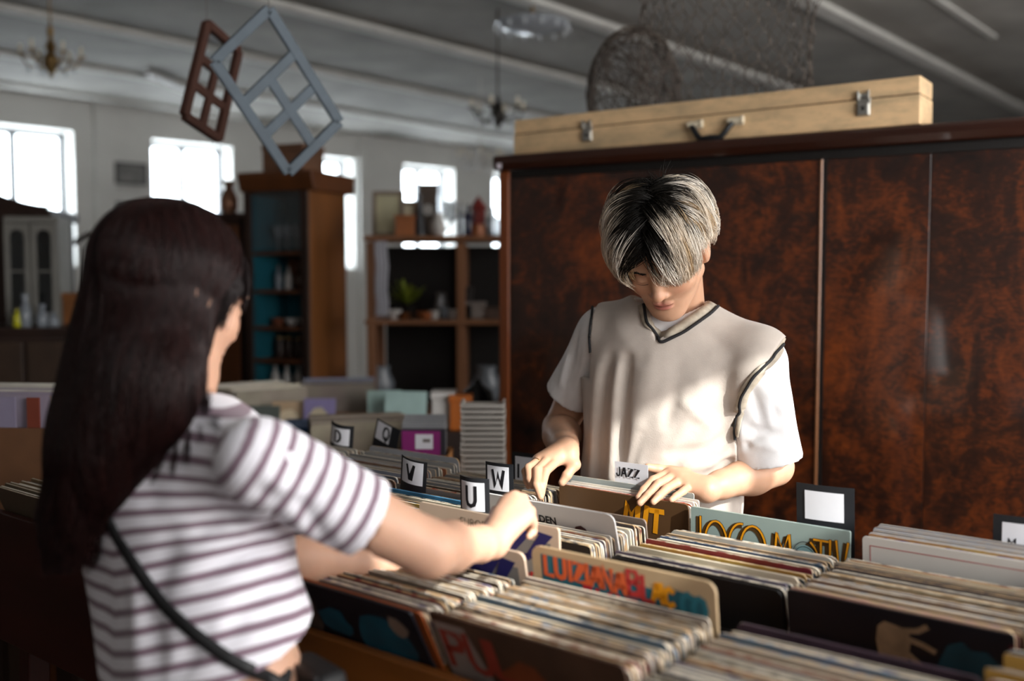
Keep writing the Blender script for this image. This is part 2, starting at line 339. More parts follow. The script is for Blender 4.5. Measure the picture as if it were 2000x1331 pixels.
# --- sleeves
def sleeve_mat():
    m = bpy.data.materials.new('record_sleeve_print'); m.use_nodes = True; nt = m.node_tree; b = nt.nodes['Principled BSDF']; N = nt.nodes.new; Lk = nt.links.new
    oi = N('ShaderNodeObjectInfo'); tc = N('ShaderNodeTexCoord'); ad = N('ShaderNodeVectorMath'); ad.operation = 'ADD'; cb = N('ShaderNodeCombineXYZ')
    ml = N('ShaderNodeMath'); ml.operation = 'MULTIPLY'; ml.inputs[1].default_value = 37; Lk(oi.outputs['Random'], ml.inputs[0]); Lk(ml.outputs[0], cb.inputs[0]); Lk(ml.outputs[0], cb.inputs[2])
    Lk(tc.outputs['Object'], ad.inputs[0]); Lk(cb.outputs[0], ad.inputs[1])
    n = N('ShaderNodeTexNoise'); n.inputs['Scale'].default_value = 9; n.inputs['Detail'].default_value = 3; Lk(ad.outputs[0], n.inputs['Vector'])
    h = N('ShaderNodeHueSaturation'); Lk(oi.outputs['Color'], h.inputs['Color'])
    mr = N('ShaderNodeMapRange'); mr.inputs[3].default_value = .55; mr.inputs[4].default_value = 1.3; Lk(n.outputs[0], mr.inputs[0]); Lk(mr.outputs[0], h.inputs['Value'])
    m2 = N('ShaderNodeMapRange'); m2.inputs[3].default_value = .42; m2.inputs[4].default_value = .58; Lk(n.outputs['Color'], m2.inputs[0]); Lk(m2.outputs[0], h.inputs['Hue'])
    Lk(h.outputs[0], b.inputs['Base Color']); b.inputs['Roughness'].default_value = .35
    return m
def edge_mat():
    m = bpy.data.materials.new('worn_sleeve_edge'); m.use_nodes = True; nt = m.node_tree; b = nt.nodes['Principled BSDF']; N = nt.nodes.new; Lk = nt.links.new
    oi = N('ShaderNodeObjectInfo'); tc = N('ShaderNodeTexCoord'); ad = N('ShaderNodeVectorMath'); ad.operation = 'ADD'; cb = N('ShaderNodeCombineXYZ')
    ml = N('ShaderNodeMath'); ml.operation = 'MULTIPLY'; ml.inputs[1].default_value = 91; Lk(oi.outputs['Random'], ml.inputs[0]); Lk(ml.outputs[0], cb.inputs[0])
    Lk(tc.outputs['Object'], ad.inputs[0]); Lk(cb.outputs[0], ad.inputs[1])
    n = N('ShaderNodeTexNoise'); n.inputs['Scale'].default_value = 45; n.inputs['Detail'].default_value = 6; Lk(ad.outputs[0], n.inputs['Vector'])
    r = N('ShaderNodeValToRGB'); r.color_ramp.elements[0].position = .46; r.color_ramp.elements[1].position = .62; Lk(n.outputs[0], r.inputs[0])
    wn = N('ShaderNodeTexWhiteNoise'); wn.noise_dimensions = '1D'; Lk(oi.outputs['Random'], wn.inputs['W'])
    cr = N('ShaderNodeValToRGB'); e = cr.color_ramp.elements; e[0].color = lin('#c6ac88'); e[1].color = lin('#e0d4c2'); k = e.new(.35); k.color = lin('#a5835c'); k = e.new(.6); k.color = lin('#cfc1ab'); Lk(wn.outputs[0], cr.inputs[0])
    mx = N('ShaderNodeMix'); mx.data_type = 'RGBA'; Lk(r.outputs[0], mx.inputs[0]); Lk(cr.outputs[0], mx.inputs[6]); Lk(oi.outputs['Color'], mx.inputs[7])
    Lk(mx.outputs[2], b.inputs['Base Color']); b.inputs['Roughness'].default_value = .75
    return m
ms_face, ms_edge = sleeve_mat(), edge_mat()
m_poly = M('clear_polythene', '#c6cacd', .18, 0, alpha=.34)
SZ = .315
def outline(w, h, r, nseg=3):
    pts = [(-w/2, 0), (w/2, 0)]
    for cx_, cz_, a0 in ((w/2-r, h-r, 0), (-w/2+r, h-r, 90)):
        for i in range(nseg+1): a = R(a0+90*i/nseg); pts.append((cx_+r*math.cos(a), cz_+r*math.sin(a)))
    return pts
def sleeve_mesh(name, w=SZ, h=SZ, th=.0034, r=.006, bow=0.0):
    o = outline(w, h, r); n = len(o); f = lambda x: bow*(1-(2*x/w)**2)
    # front and back are split at the middle so that the sleeve can bow
    i0 = 0; vs = []; fs = []; mi = []
    pts = [(-w/2, 0), (0, 0), (w/2, 0)]+o[2:2+4]+[(0, h)]+o[6:]
    n = len(pts)
    for y in (-th/2, th/2): vs += [(x, y+f(x), z) for x, z in pts]
    R_ = [1, 2]+list(range(3, 8)); L_ = [0, 1]+list(range(7, n))
    for q in (R_, L_): fs.append(tuple(q)); mi.append(0); fs.append(tuple(reversed([i+n for i in q]))); mi.append(0)
    for i in range(n): fs.append((i, i+n, (i+1) % n+n, (i+1) % n)); mi.append(1)
    me = bpy.data.meshes.new(name); me.from_pydata(vs, [], fs); me.materials.append(ms_face); me.materials.append(ms_edge)
    for p, i in zip(me.polygons, mi): p.material_index = i
    bm = bmesh.new(); bm.from_mesh(me); bmesh.ops.recalc_face_normals(bm, faces=bm.faces); bm.to_mesh(me); bm.free()
    return me
MS = [sleeve_mesh('sleeve', th=.0028), sleeve_mesh('sleeve', th=.0034, r=.009, bow=-.0012), sleeve_mesh('sleeve', th=.0022, r=.004, bow=.0012), sleeve_mesh('sleeve', th=.0038, r=.012)]
PAL = ['#7b7468', '#9a8f80', '#5b4a3c', '#38332f', '#8f8a86', '#b7ab98', '#6b7f92', '#485a70', '#8a4a32', '#a8823e', '#c9c4ba', '#4a4040', '#b8b2ae', '#87705a', '#3b4a52', '#d0c3ac', '#746a80', '#a59a92', '#7a2e2a', '#cfc9c2']
def put(o, u, v_top, lean, z_bot=ZB, yaw=0, h=SZ, top=1.044):
    z_bot += max(-.05, (top-ZB)-h*math.cos(lean)) if top < 1.04 else max(0, (top-ZB)-h*math.cos(lean))      # the bin bottom slopes up to the front, so leaning sleeves still reach the same height
    """stand a sleeve so that its top edge is at v_top when it leans forward by lean"""
    o.location = rk(u, v_top+h*math.sin(lean), z_bot); o.rotation_euler = (lean, 0, RA+yaw); o.rotation_mode = 'XYZ'
def sleeve(name, label, u, v, lean, color, group=None, me=None, zb=ZB, yaw=0, top=1.044):
    o = bpy.data.objects.new(name, me or MS[0]); C.objects.link(o); tag(o, label, 'record', group); o.color = lin(color); put(o, u, v, R(lean), zb, R(yaw), top=top); return o
REST = []
def rest_stack(col, v0, v1, n, l0, l1, pal):
    """sleeves beyond the 300 that show largest: collected into one mesh"""
    for i in range(n):
        t = i/(n-1); le = R(l0+(l1-l0)*t); zb = ZB+max(0, (1.044-ZB)-SZ*math.cos(le))
        REST.append((Matrix.Translation(rk(COL[col]+rng.normal(0, .0022), v0+(v1-v0)*t+SZ*math.sin(le), zb)) @ Euler((le, 0, RA)).to_matrix().to_4x4() @ Matrix.Diagonal((1, 1, min(1.03, 1+rng.normal(-.006, .011)), 1)), pal[rng.integers(len(pal))], rng.integers(4)))
def rest_build():
    vs, fs, mi, cols = [], [], [], []
    for mx, c, k in REST:
        me = MS[k]; o = len(vs); vs += [tuple(mx @ v.co) for v in me.vertices]
        for p in me.polygons: fs.append(tuple(i+o for i in p.vertices)); mi.append(p.material_index); cols.append(lin(c) if p.material_index == 0 else lin(['#c9c0b0', '#a89a86', '#8b8680'][k % 3]))
    me = bpy.data.meshes.new('record_sleeves'); me.from_pydata(vs, [], fs); a = me.attributes.new('tone', 'FLOAT_COLOR', 'FACE')
    a.data.foreach_set('color', np.array(cols, dtype=np.float32).ravel())
    m = M('sleeve_mass', '#999999', .45, 0); nt = m.node_tree; an = nt.nodes.new('ShaderNodeAttribute'); an.attribute_name = 'tone'; nt.links.new(an.outputs[0], nt.nodes['Principled BSDF'].inputs[0])
    me.materials.append(m); link('record_sleeves', me, label='remaining record sleeves in the outermost bins and behind the striped shirt', cat='records', kind='stuff')
def stack(col, v0, v1, n, l0, l1, label, group, pal=PAL, dz=.012, top=1.044):
    for i in range(n):
        t = i/(n-1); le = l0+(l1-l0)*t**.8
        o = sleeve('record', label.format(nth(i)), COL[col]+rng.normal(0, .0022), v0+(v1-v0)*t, le+rng.normal(0, .12), pal[rng.integers(len(pal))], group, MS[rng.integers(4)], yaw=rng.normal(0, .1), top=top)
        s = 1+rng.normal(-.006, .011)*(dz/.012); o.scale.z = max(.93, min(1.035, s))
stack(1, .974, 1.19, 31, 26, 13, '{} worn record behind the dark blue cover in the bin beside the woman', 'records in the bin behind the dark blue cover', top=1.036)
stack(2, .995, 1.205, 36, 24, 10, '{} worn record behind the red lettered cover in the front middle bin', 'records behind the red lettered cover', top=1.036)
stack(3, 1.0, 1.235, 36, 24, 8, '{} record from the front of the lower right bin with the plum cover', 'records in front of the plum cover', top=1.024)
stack(1, 1.40, 1.575, 28, 14, 9, '{} worn record from the front of the bin with the brown cover', 'records in front of the brown cover')
stack(2, 1.447, 1.685, 38, 12, 7, '{} record behind the black cover in the bin of the blue green lettered cover', 'records before the blue green lettered cover', top=1.020)
stack(3, 1.432, 1.675, 36, 9, 6, '{} record packed behind the black cover with a printed hand', 'records behind the printed hand cover', top=1.024)
greys = ['#a7a6a4', '#8d8c8c', '#b9b4ac', '#9aa1ad', '#6f6a66', '#c9c0b0', '#8b6a58', '#77808c', '#a05a48']
stack(0, 1.56, 1.80, 32, 12, 6, '{} record behind the blue and white cover among the V and W cards', 'records around the V and W cards', greys+PAL[:6], top=1.036)
stack(0, 1.41, 1.50, 8, 14, 12, '{} low record in front of the blue and white cover', 'records in front of the blue and white cover')
stack(-1, 1.49, 1.80, 24, 12, 4, '{} grey plastic covered record from the front of the bin before the Q card', 'records before the Q card', greys)
rest_stack(4, 1.0, 1.30, 20, 20, 6, PAL); rest_stack(4, 1.43, 1.78, 24, 9, 5, PAL)
rest_stack(-2, 1.49, 1.80, 26, 12, 4, greys); rest_stack(-2, .99, 1.26, 24, 22, 10, ['#b8a58a', '#8f7f6a', '#a58f70', '#6a5a4a']); rest_build()

# --- lettering helpers
FONT = {'J': [[(.42, 1), (.42, .25), (.36, .06), (.22, 0), (.08, .06), (.02, .25)]], 'A': [[(0, 0), (.28, 1), (.34, 1), (.62, 0)], [(.12, .34), (.5, .34)]],
 'Z': [[(.02, .97), (.56, .97), (.02, .03), (.6, .03)]], 'M': [[(0, 0), (.06, 1), (.38, .3), (.7, 1), (.76, 0)]], 'I': [[(.05, 0), (.05, 1)]],
 'T': [[(0, .96), (.6, .96)], [(.3, .96), (.3, 0)]], 'U': [[(.0, 1), (.0, .3), (.08, .08), (.28, 0), (.48, .08), (.56, .3), (.56, 1)]],
 'V': [[(0, 1), (.28, 0), (.34, 0), (.62, 1)]], 'W': [[(0, 1), (.2, 0), (.42, .8), (.64, 0), (.84, 1)]], 'D': [[(.04, .02), (.04, .98), (.3, .95), (.5, .75), (.54, .5), (.5, .25), (.3, .05), (.04, .02)]],
 'Q': [[(.3, 1), (.1, .9), (0, .5), (.1, .1), (.3, 0), (.5, .1), (.6, .5), (.5, .9), (.3, 1)], [(.3, .22), (.38, -.12)]],
 'N': [[(0, 0), (0, 1), (.5, 0), (.5, 1)]], 'L': [[(0, 1), (0, .02), (.45, .02)]], 'O': [[(.3, 1), (.1, .88), (0, .5), (.1, .12), (.3, 0), (.5, .12), (.6, .5), (.5, .88), (.3, 1)]],
 'P': [[(0, 0), (0, .98), (.4, .92), (.48, .72), (.4, .52), (0, .46)]], 'a': [[(.5, .62), (.2, .6), (.02, .3), (.16, .02), (.44, .1), (.5, .3)], [(.5, .64), (.5, 0)]],
 'B': [[(0, 0), (0, 1), (.36, .95), (.42, .75), (.32, .54), (0, .52)], [(.32, .54), (.5, .36), (.44, .06), (0, .02)]], 'S': [[(.5, .85), (.3, 1), (.06, .86), (.1, .6), (.46, .42), (.5, .14), (.26, 0), (.02, .14)]],
 'E': [[(.45, .98), (0, .98), (0, .02), (.45, .02)], [(0, .52), (.38, .52)]], 'R': [[(0, 0), (0, .98), (.4, .92), (.46, .74), (.4, .54), (0, .5)], [(.2, .5), (.5, 0)]], 'C': [[(.5, .85), (.3, 1), (.08, .85), (0, .5), (.08, .15), (.3, 0), (.5, .15)]]}
def strokes(pl, w, fmap, th=.0004, taper=1.0):
    """flat brush strokes: each polyline becomes a thin strip; fmap maps letter (x, z) to a 3D point"""
    vs, fs = [], []
    for line in pl:
        n = len(line); o = len(vs)
        for i, p in enumerate(line):
            a = Vector(line[max(i-1, 0)]); c = Vector(line[min(i+1, n-1)]); d = (c-a)
            closed = (Vector(line[0])-Vector(line[-1])).length < 1e-6
            if closed and i in (0, n-1): d = Vector(line[1])-Vector(line[-2])
            d.normalize(); nn = Vector((-d.y, d.x))
            k = 1.0
            if 0 < i < n-1:
                d1 = (Vector(p)-a).normalized(); k = 1/max(.45, abs(d1.dot(d)))
            e = Vector(p); 
            if i == 0 and not closed: e = e-d*w*.35
            if i == n-1 and not closed: e = e+d*w*.35
            for s in (-1, 1): q = e+nn*s*w/2*k; vs.append(fmap(q.x, q.y))
        fs += [(o+2*i, o+2*i+1, o+2*i+3, o+2*i+2) for i in range(n-1)]
    return vs, fs
def letters(text, x0, z0, h, w, y=None, parent=None, mat=None, name='lettering', slant=0, adv=None, fmap=None, sx=1.0, drop=0):
    vs, fs = [], []; x = x0
    for i, ch in enumerate(text):
        if ch == ' ': x += h*.4; continue
        pl = FONT[ch]; wd = max(p[0] for l in pl for p in l)
        pl2 = [[(x+(p[0]*sx+slant*p[1])*h, z0+p[1]*h-drop*i) for p in l] for l in pl]
        v, f = strokes(pl2, w, fmap or (lambda a, c: (a, y, c))); o = len(vs); vs += v; fs += [tuple(k+o for k in q) for q in f]
        x += (wd*sx+(adv or .18))*h
    me = bpy.data.meshes.new(name); me.from_pydata(vs, [], fs); me.materials.append(mat); return link(name, me, parent)
def panel(name, x0, x1, z0, z1, y, mat, parent, **k):
    me = bpy.data.meshes.new(name); me.from_pydata([(x0, y, z0), (x1, y, z0), (x1, y, z1), (x0, y, z1)], [], [(0, 1, 2, 3)]); me.materials.append(mat); return link(name, me, parent, **k)
def poly(name, pts, y, mat, parent, **k):
    me = bpy.data.meshes.new(name); me.from_pydata([(x, y, z) for x, z in pts], [], [tuple(range(len(pts)))]); me.materials.append(mat); return link(name, me, parent, **k)
def printed(name, txt, x, z, size, y, mat, parent, sx=1.0, bold=0, align='LEFT', shear=0):
    c = bpy.data.curves.new(name, 'FONT'); c.body = txt; c.size = size; c.offset = bold; c.align_x = align; c.shear = shear; c.materials.append(mat); c.resolution_u = 3
    o = bpy.data.objects.new(name, c); C.objects.link(o)
    me = bpy.data.meshes.new_from_object(o.evaluated_get(bpy.context.evaluated_depsgraph_get())); C.objects.unlink(o); bpy.data.objects.remove(o)
    for v in me.vertices: v.co = (x+v.co.x*sx, y, z+v.co.y)
    me.name = name; me.materials.clear(); me.materials.append(mat); return link(name, me, parent)
def blob(n, cx_, cz_, rx, rz, jit, seed):
    g = np.random.default_rng(seed); return [(cx_+rx*(1+jit*g.normal())*math.cos(2*math.pi*i/n), cz_+rz*(1+jit*g.normal())*math.sin(2*math.pi*i/n)) for i in range(n)]
FY = -.0021
ink = lambda n, c: M(n, c, .5, .06, 30)
navy = ink('navy_ink', '#25215a'); redink = ink('red_ink', '#b3312f'); blk = ink('black_ink', '#15151a'); gold = ink('gold_ink', '#e89a12')
teal = ink('teal_ink', '#1d5a68'); orange = ink('orange_ink', '#c8562a'); grey = ink('grey_ink', '#7d7772'); beige = M('cover_beige', '#c2aa95', .5, .05, 6)
def cover(name, label, u, v, lean, mat, zb=ZB, yaw=0, me=None, r=.006, th=.0038, top=1.044):
    m = me or sleeve_mesh(name, th=th, r=r); m.materials.clear(); m.materials.append(mat); m.materials.append(ms_edge)
    o = bpy.data.objects.new(name, m); C.objects.link(o); tag(o, label, 'record'); o.color = (.75, .68, .6, 1); put(o, u, v, R(lean), zb, R(yaw), top=top); return o
# dark blue cover at the front of the bin beside the woman
o = cover('record', 'dark record cover with teal blue shapes at the front beside the woman', COL[1], .962, 27, ink('cover_night', '#0d0f18'))
poly('teal_print', blob(14, .075, .232, .06, .052, .12, 1), FY, M('teal_deep', '#0d4a5c', .5, .3, 14), o); poly('teal_print', blob(12, -.03, .245, .035, .026, .2, 2), FY, M('teal_deep', '#0d4a5c'), o)
poly('pale_figure_print', blob(10, .115, .275, .016, .020, .2, 3), FY-.0002, ink('figure_ink', '#7a6a5c'), o); poly('grey_print', blob(12, -.095, .250, .035, .045, .25, 5), FY, M('grey_figure', '#4b4038', .6, .4, 30), o)
o = cover('record', 'thick orange sided record directly behind the dark blue cover', COL[1]+.012, .969, 26.5, ink('cover_rust', '#8a4318'))
# red lettered cover in the front middle
o = cover('record', 'pale brown record cover with large red letters at the front middle', COL[2], .982, 25, M('cover_brown_art', '#4b3528', .5, .6, 7))
poly('pale_print', [(-.15, .02), (-.07, .02), (-.06, .17), (-.085, .25), (-.10, .30), (-.1555, .30)], FY, M('cover_pale', '#8d8078', .5, .15, 12), o)
letters('PUL', -.143, .225, .062, .011, FY-.0004, o, ink('brick_ink', '#93382a'), adv=.16)
poly('reddish_print', blob(14, .0, .21, .055, .05, .15, 8), FY, M('rust_art', '#7d3f22', .5, .4, 10), o)
# colourful band cover
o = cover('record', 'cream record cover with orange, yellow and red lettering on teal standing up between bins', COL[2], 1.216, 8, M('cover_cream', '#b49a78', .5, .12, 9), zb=ZB+.040, r=.016, th=.005)
poly('teal_print', [(-.14, .215), (.14, .215), (.142, .287), (.09, .293), (.06, .285), (.02, .291), (-.03, .302), (-.14, .304)], FY-.0006, teal, o)
for i, (ch, x, z, h, c) in enumerate([('L', -.132, .262, .030, orange), ('U', -.112, .262, .030, orange), ('I', -.087, .262, .030, orange), ('Z', -.078, .262, .030, orange), ('I', -.056, .262, .030, orange), ('A', -.048, .262, .030, orange), ('N', -.026, .262, .030, orange), ('A', -.006, .260, .030, orange),
        ('B', .018, .250, .038, redink), ('L', .042, .246, .036, redink), ('A', .058, .248, .028, gold), ('C', .078, .246, .026, gold), ('K', .096, .244, .026, gold), ('C', .104, .236, .034, ink('teal_light', '#2b7280')), ('O', .122, .234, .034, ink('teal_light', '#2b7280'))]):
    if ch in FONT: letters(ch, x, z+(.009 if x < 0 else .020), h, .0075, FY-.0011, o, c)
for i, ch in enumerate('BLUES'): letters(ch, -.06+i*.022+(.012 if i > 2 else 0), .241-.002*i, .026, .007, FY-.0011, o, ink('crimson_ink', '#a3182a'))
# two covers with JAZZ in navy
o = cover('record', 'lower beige bordered record cover with navy JAZZ lettering on grey', COL[1]+.0, 1.216, 12, beige, r=.012, th=.005, zb=ZB+.026)
panel('grey_panel', -.06, .142, .02, .288, FY-.0006, grey, o); letters('JAZZ', .010, .250, .048, .0145, FY-.0012, o, navy, adv=.05, sx=1.0)
o = cover('record', 'tall beige record cover with navy letters and red print pulled up by the woman', COL[1]+.003, 1.306, 3, beige, zb=ZB+.043, r=.006, th=.0045)
JZ = o
panel('grey_panel', .012, .140, .02, .286, FY-.0006, grey, o); letters('ZZ', .050, .255, .046, .0125, FY-.0012, o, navy, adv=.05, sx=1.5); letters('A', .020, .256, .046, .0125, FY-.0012, o, navy)
printed('red_lettering', 'Benson', .020, .216, .034, FY-.0013, redink, o, sx=.9, bold=.0006)
printed('title', 'EUROPEAN', -.058, .288, .021, FY-.0013, ink('title_ink', '#6b5a4a'), o, sx=.9); printed('price', '5.75', -.148, .287, .008, FY-.0013, ink('title_ink', '#6b5a4a'), o)
# white cover with black title
o = cover('record', 'white record cover with black title sticking out of the bin', COL[1]+.004, 1.468, 17, M('cover_white', '#d4d0ce', .4, .05, 6), r=.014, zb=ZB+.040)
printed('title', 'WALT BOLDEN', -.112, .274, .021, FY-.0004, blk, o, sx=.95, bold=.0007); poly('dark_figure_print', [(.063, .24), (.063, .266), (.070, .278), (.082, .282), (.092, .277), (.098, .264), (.098, .24)], FY-.0004, ink('figure_dark', '#4a2a2a'), o); poly('face_print', blob(10, .081, .258, .009, .012, .05, 4), FY-.0008, ink('face_ink', '#a07060'), o)
# taupe cover
o = cover('record', 'taupe record cover with pale and black title in the bin before the man', COL[1]+.001, 1.583, 10, M('cover_taupe', '#6e5f56', .4, .12, 8), zb=ZB+.008, r=.008)
printed('title', 'JEAN LUC PONTY', -.03, .284, .020, FY-.0004, ink('title_pale', '#b5a896'), o, sx=.85, bold=.0003); printed('title_shadow', 'JEAN LUC PONTY', -.0285, .2832, .020, FY-.0002, blk, o, sx=.85, bold=.0004)
# brown MIT cover and its neighbours
o = cover('record', 'brown record cover with golden MIT lettering under the hand of the man', COL[1]+.004, 1.742, 3, M('cover_chestnut', '#5a4028', .38, .22, 5), zb=ZB+.004, r=.009)
letters('M', .008, .256, .044, .0100, FY-.0004, o, gold, slant=.14, sx=.92); letters('I', .054, .254, .042, .0115, FY-.0004, o, gold, slant=.16); letters('T', .068, .248, .045, .0110, FY-.0004, o, gold, slant=.1)
for i, (c, mm) in enumerate((('#e8e0d8', 0), ('#b5351c', 1), ('#e9e4dc', 2), ('#3a302a', 0), ('#d5c0a0', 1), ('#e6dfd6', 2))):
    sleeve('record', nth(i)+' record behind the brown cover before the JAZZ card', COL[1]+.006, 1.7475+.0068*i, 2.6, c, 'records behind the brown cover', MS[mm], zb=ZB+.003*(i % 3))
# blue green LOCOMOTIV cover
m_sage = M('cover_sage', '#93a39d', .35, .07, 10)
LO = cover('record', 'blue green record cover with golden LOCOMOTIV lettering at the back of its bin', COL[2], 1.733, 2, m_sage, zb=ZB+.004, r=.003, th=.006)
brown = ink('brown_ink', '#4a3313')
def arc(cx_, cz_, rx, rz, a0, a1, n=14): return [(cx_+rx*math.cos(R(a0+(a1-a0)*i/n)), cz_+rz*math.sin(R(a0+(a1-a0)*i/n))) for i in range(n+1)]
Lc = [[(-.136, .17), (-.136, .298)], arc(-.103, .247, .024, .047, 180, -30), arc(-.050, .252, .026, .045, 170, 85, 8), arc(-.026, .250, .026, .046, 185, -30), [(.012, .18), (.021, .292), (.034, .258), (.045, .292), (.053, .20)],
      arc(.078, .236, .024, .05, 70, -20, 10), [(.092, .290), (.118, .290)], [(.105, .290), (.105, .18)], [(.122, .18), (.122, .293)], [(.133, .294), (.142, .215), (.1545, .293)]]
def strip(name, lines, w, y, mat, parent):
    v, f = strokes(lines, w, lambda a, c: (a, y, c)); me = bpy.data.meshes.new(name); me.from_pydata(v, [], f); me.materials.append(mat); return link(name, me, parent)
strip('letter_shadow', [[(x-.0048, z-.004) for x, z in l] for l in Lc], .0105, FY-.0013, brown, LO); strip('letter_outline', Lc, .0058, FY-.0016, blk, LO); strip('golden_lettering', Lc, .0038, FY-.0019, gold, LO)
dome = ink('dome_blue', '#8fb5b8'); poly('dome_print', arc(.075, .245, .024, .032, 0, 180, 16), FY-.0022, dome, LO); strip('dome_rim', [arc(.075, .245, .026, .038, 10, 170, 16), arc(.075, .245, .0225, .029, 0, 180, 14)], .0012, FY-.0025, blk, LO)
strip('dome_arcade', [[(x, .245), (x, .258)] for x in (.058, .063, .068, .073, .078, .083, .088)], .0024, FY-.0025, ink('dome_dark', '#2b4a52'), LO)
# black back cover with small print, in front of the rear middle bin
o = cover('record', 'black record back cover with tiny print and blue block behind the cream cover', COL[2], 1.438, 13, ink('cover_black', '#121214'), r=.012, th=.005, top=1.02)
o2 = sleeve('record', 'cream edged record directly behind the black back cover', COL[2]+.003, 1.443, 12.6, '#3a3230', None, MS[3], zb=ZB+.003, top=1.02)
panel('blue_block', -.055, .02, .15, .288, FY-.0004, M('blue_block', '#3f566e', .5, .2, 12), o); panel('olive_line', -.07, -.066, .15, .3, FY-.0004, ink('olive', '#6a6248'), o)
for k in range(4): panel('small_print', .045, .11-.02*(k % 2), .225-.006*k, .2265-.006*k, FY-.0004, ink('faint_print', '#77777a'), o)
# black cover with a drawn hand
o = cover('record', 'black record cover with a tan drawn hand and teal patch at the lower right', COL[3], 1.422, 10, M('cover_soot', '#17161a', .3, .3, 6), r=.004, top=1.03)
tanink = M('drawn_hand_ink', '#80644a', .55, .25, 25)
HZ = .030
poly('palm_print', [(x, z+HZ) for x, z in [(-.020, .20), (-.025, .235), (-.022, .258), (-.012, .267), (.004, .264), (.020, .260), (.024, .245), (.020, .215), (.005, .195), (-.012, .185)]], FY-.0004, tanink, o)
strip('finger_print', [[(x, z+HZ) for x, z in l] for l in [[(.015, .258), (.034, .262), (.045, .270)], [(.018, .247), (.04, .242), (.055, .236)], [(.014, .228), (.034, .212), (.055, .200)], [(.006, .215), (.026, .192), (.05, .176)], [(-.012, .20), (-.015, .17)]]], .0085, FY-.0006, tanink, o)
poly('teal_patch', blob(16, .105, .225, .045, .06, .12, 9), FY-.0003, M('deep_teal', '#16343c', .4, .3, 18), o); panel('dark_red_band', .1515, .157, .01, .30, FY-.0004, ink('dark_red', '#4a161a'), o)
o = sleeve('record', 'white and salmon edged record right behind the drawn hand cover', COL[3], 1.4265, 9.8, '#c8a090', None, MS[3], zb=ZB+.004, top=1.03)
# white cover with a thin red frame at the back right, clear sleeves behind
o = cover('record', 'white record cover with a thin red frame line at the right edge', COL[3]+.01, 1.722, 6, M('cover_ivory', '#d8d2ca', .45, .06, 5), zb=ZB+.004, r=.006)
strip('red_frame', [[(-.144, .03), (-.144, .300), (.15, .300)]], .0012, FY-.0004, redink, o)
for i in range(9): sleeve('record', nth(i)+' plastic covered record behind the red framed white cover', COL[3]+.012+rng.normal(0, .002), 1.730+.0075*i, 5.5-.3*i, ['#a9a9ad', '#5a4a78', '#b88a50', '#d0d0d4', '#8f8f92', '#c4c4c8', '#9a9aa0', '#b2b2b4', '#a0a0a4'][i], 'records behind the red framed cover', MS[i % 3], zb=ZB+.0015*i)
# plum cover at the lower right
o = cover('record', 'plum record cover with blue smudges and white top edge at the lower right', COL[3], 1.252, 7, M('cover_plum', '#3a2a36', .4, .3, 12), zb=ZB+.0, r=.010, th=.005, top=1.026)
poly('blue_smudge', blob(10, -.06, .275, .012, .012, .2, 11), FY-.0006, ink('smudge', '#4a7a9a'), o); poly('blue_smudge', blob(10, .11, .27, .03, .012, .2, 12), FY-.0006, ink('smudge', '#4a7a9a'), o)
# blue and white cover in the bin left of the woman's arm
o = cover('record', 'blue and white photo record cover above the outstretched arm of the woman', COL[0], 1.527, 13, M('cover_sky', '#4d86ac', .45, .35, 14), zb=ZB+.005, r=.007, top=1.036)
panel('white_stripe', -.155, .155, .268, .2705, FY-.0004, ink('white_ink', '#d8d8d6'), o); panel('deep_blue_band', -.155, .155, .22, .262, FY-.0004, ink('deep_blue', '#23598a'), o); poly('dark_figure_print', blob(9, -.12, .292, .009, .012, .15, 14), FY-.0004, blk, o)
sleeve('record', 'record with a rust red stripe just behind the blue and white cover', COL[0]+.012, 1.536, 12.5, '#b0401e', None, MS[1], zb=ZB+.002, top=1.034); sleeve('record', 'second rust red record between the V and U cards', COL[0]+.01, 1.60, 11, '#a83a20', None, MS[1], zb=ZB+.002, top=1.034)
sleeve('record', 'large clear plastic record bag arching at the back of the bin before the Q card', COL[-1], 1.806, 4, '#a9abb0', None, MS[3], zb=ZB+.012)
sleeve('record', 'clear plastic record cover peeping up left of the JAZZ card', COL[1]-.01, 1.79, 2, '#9ea4a2', None, MS[2], zb=ZB+.016)
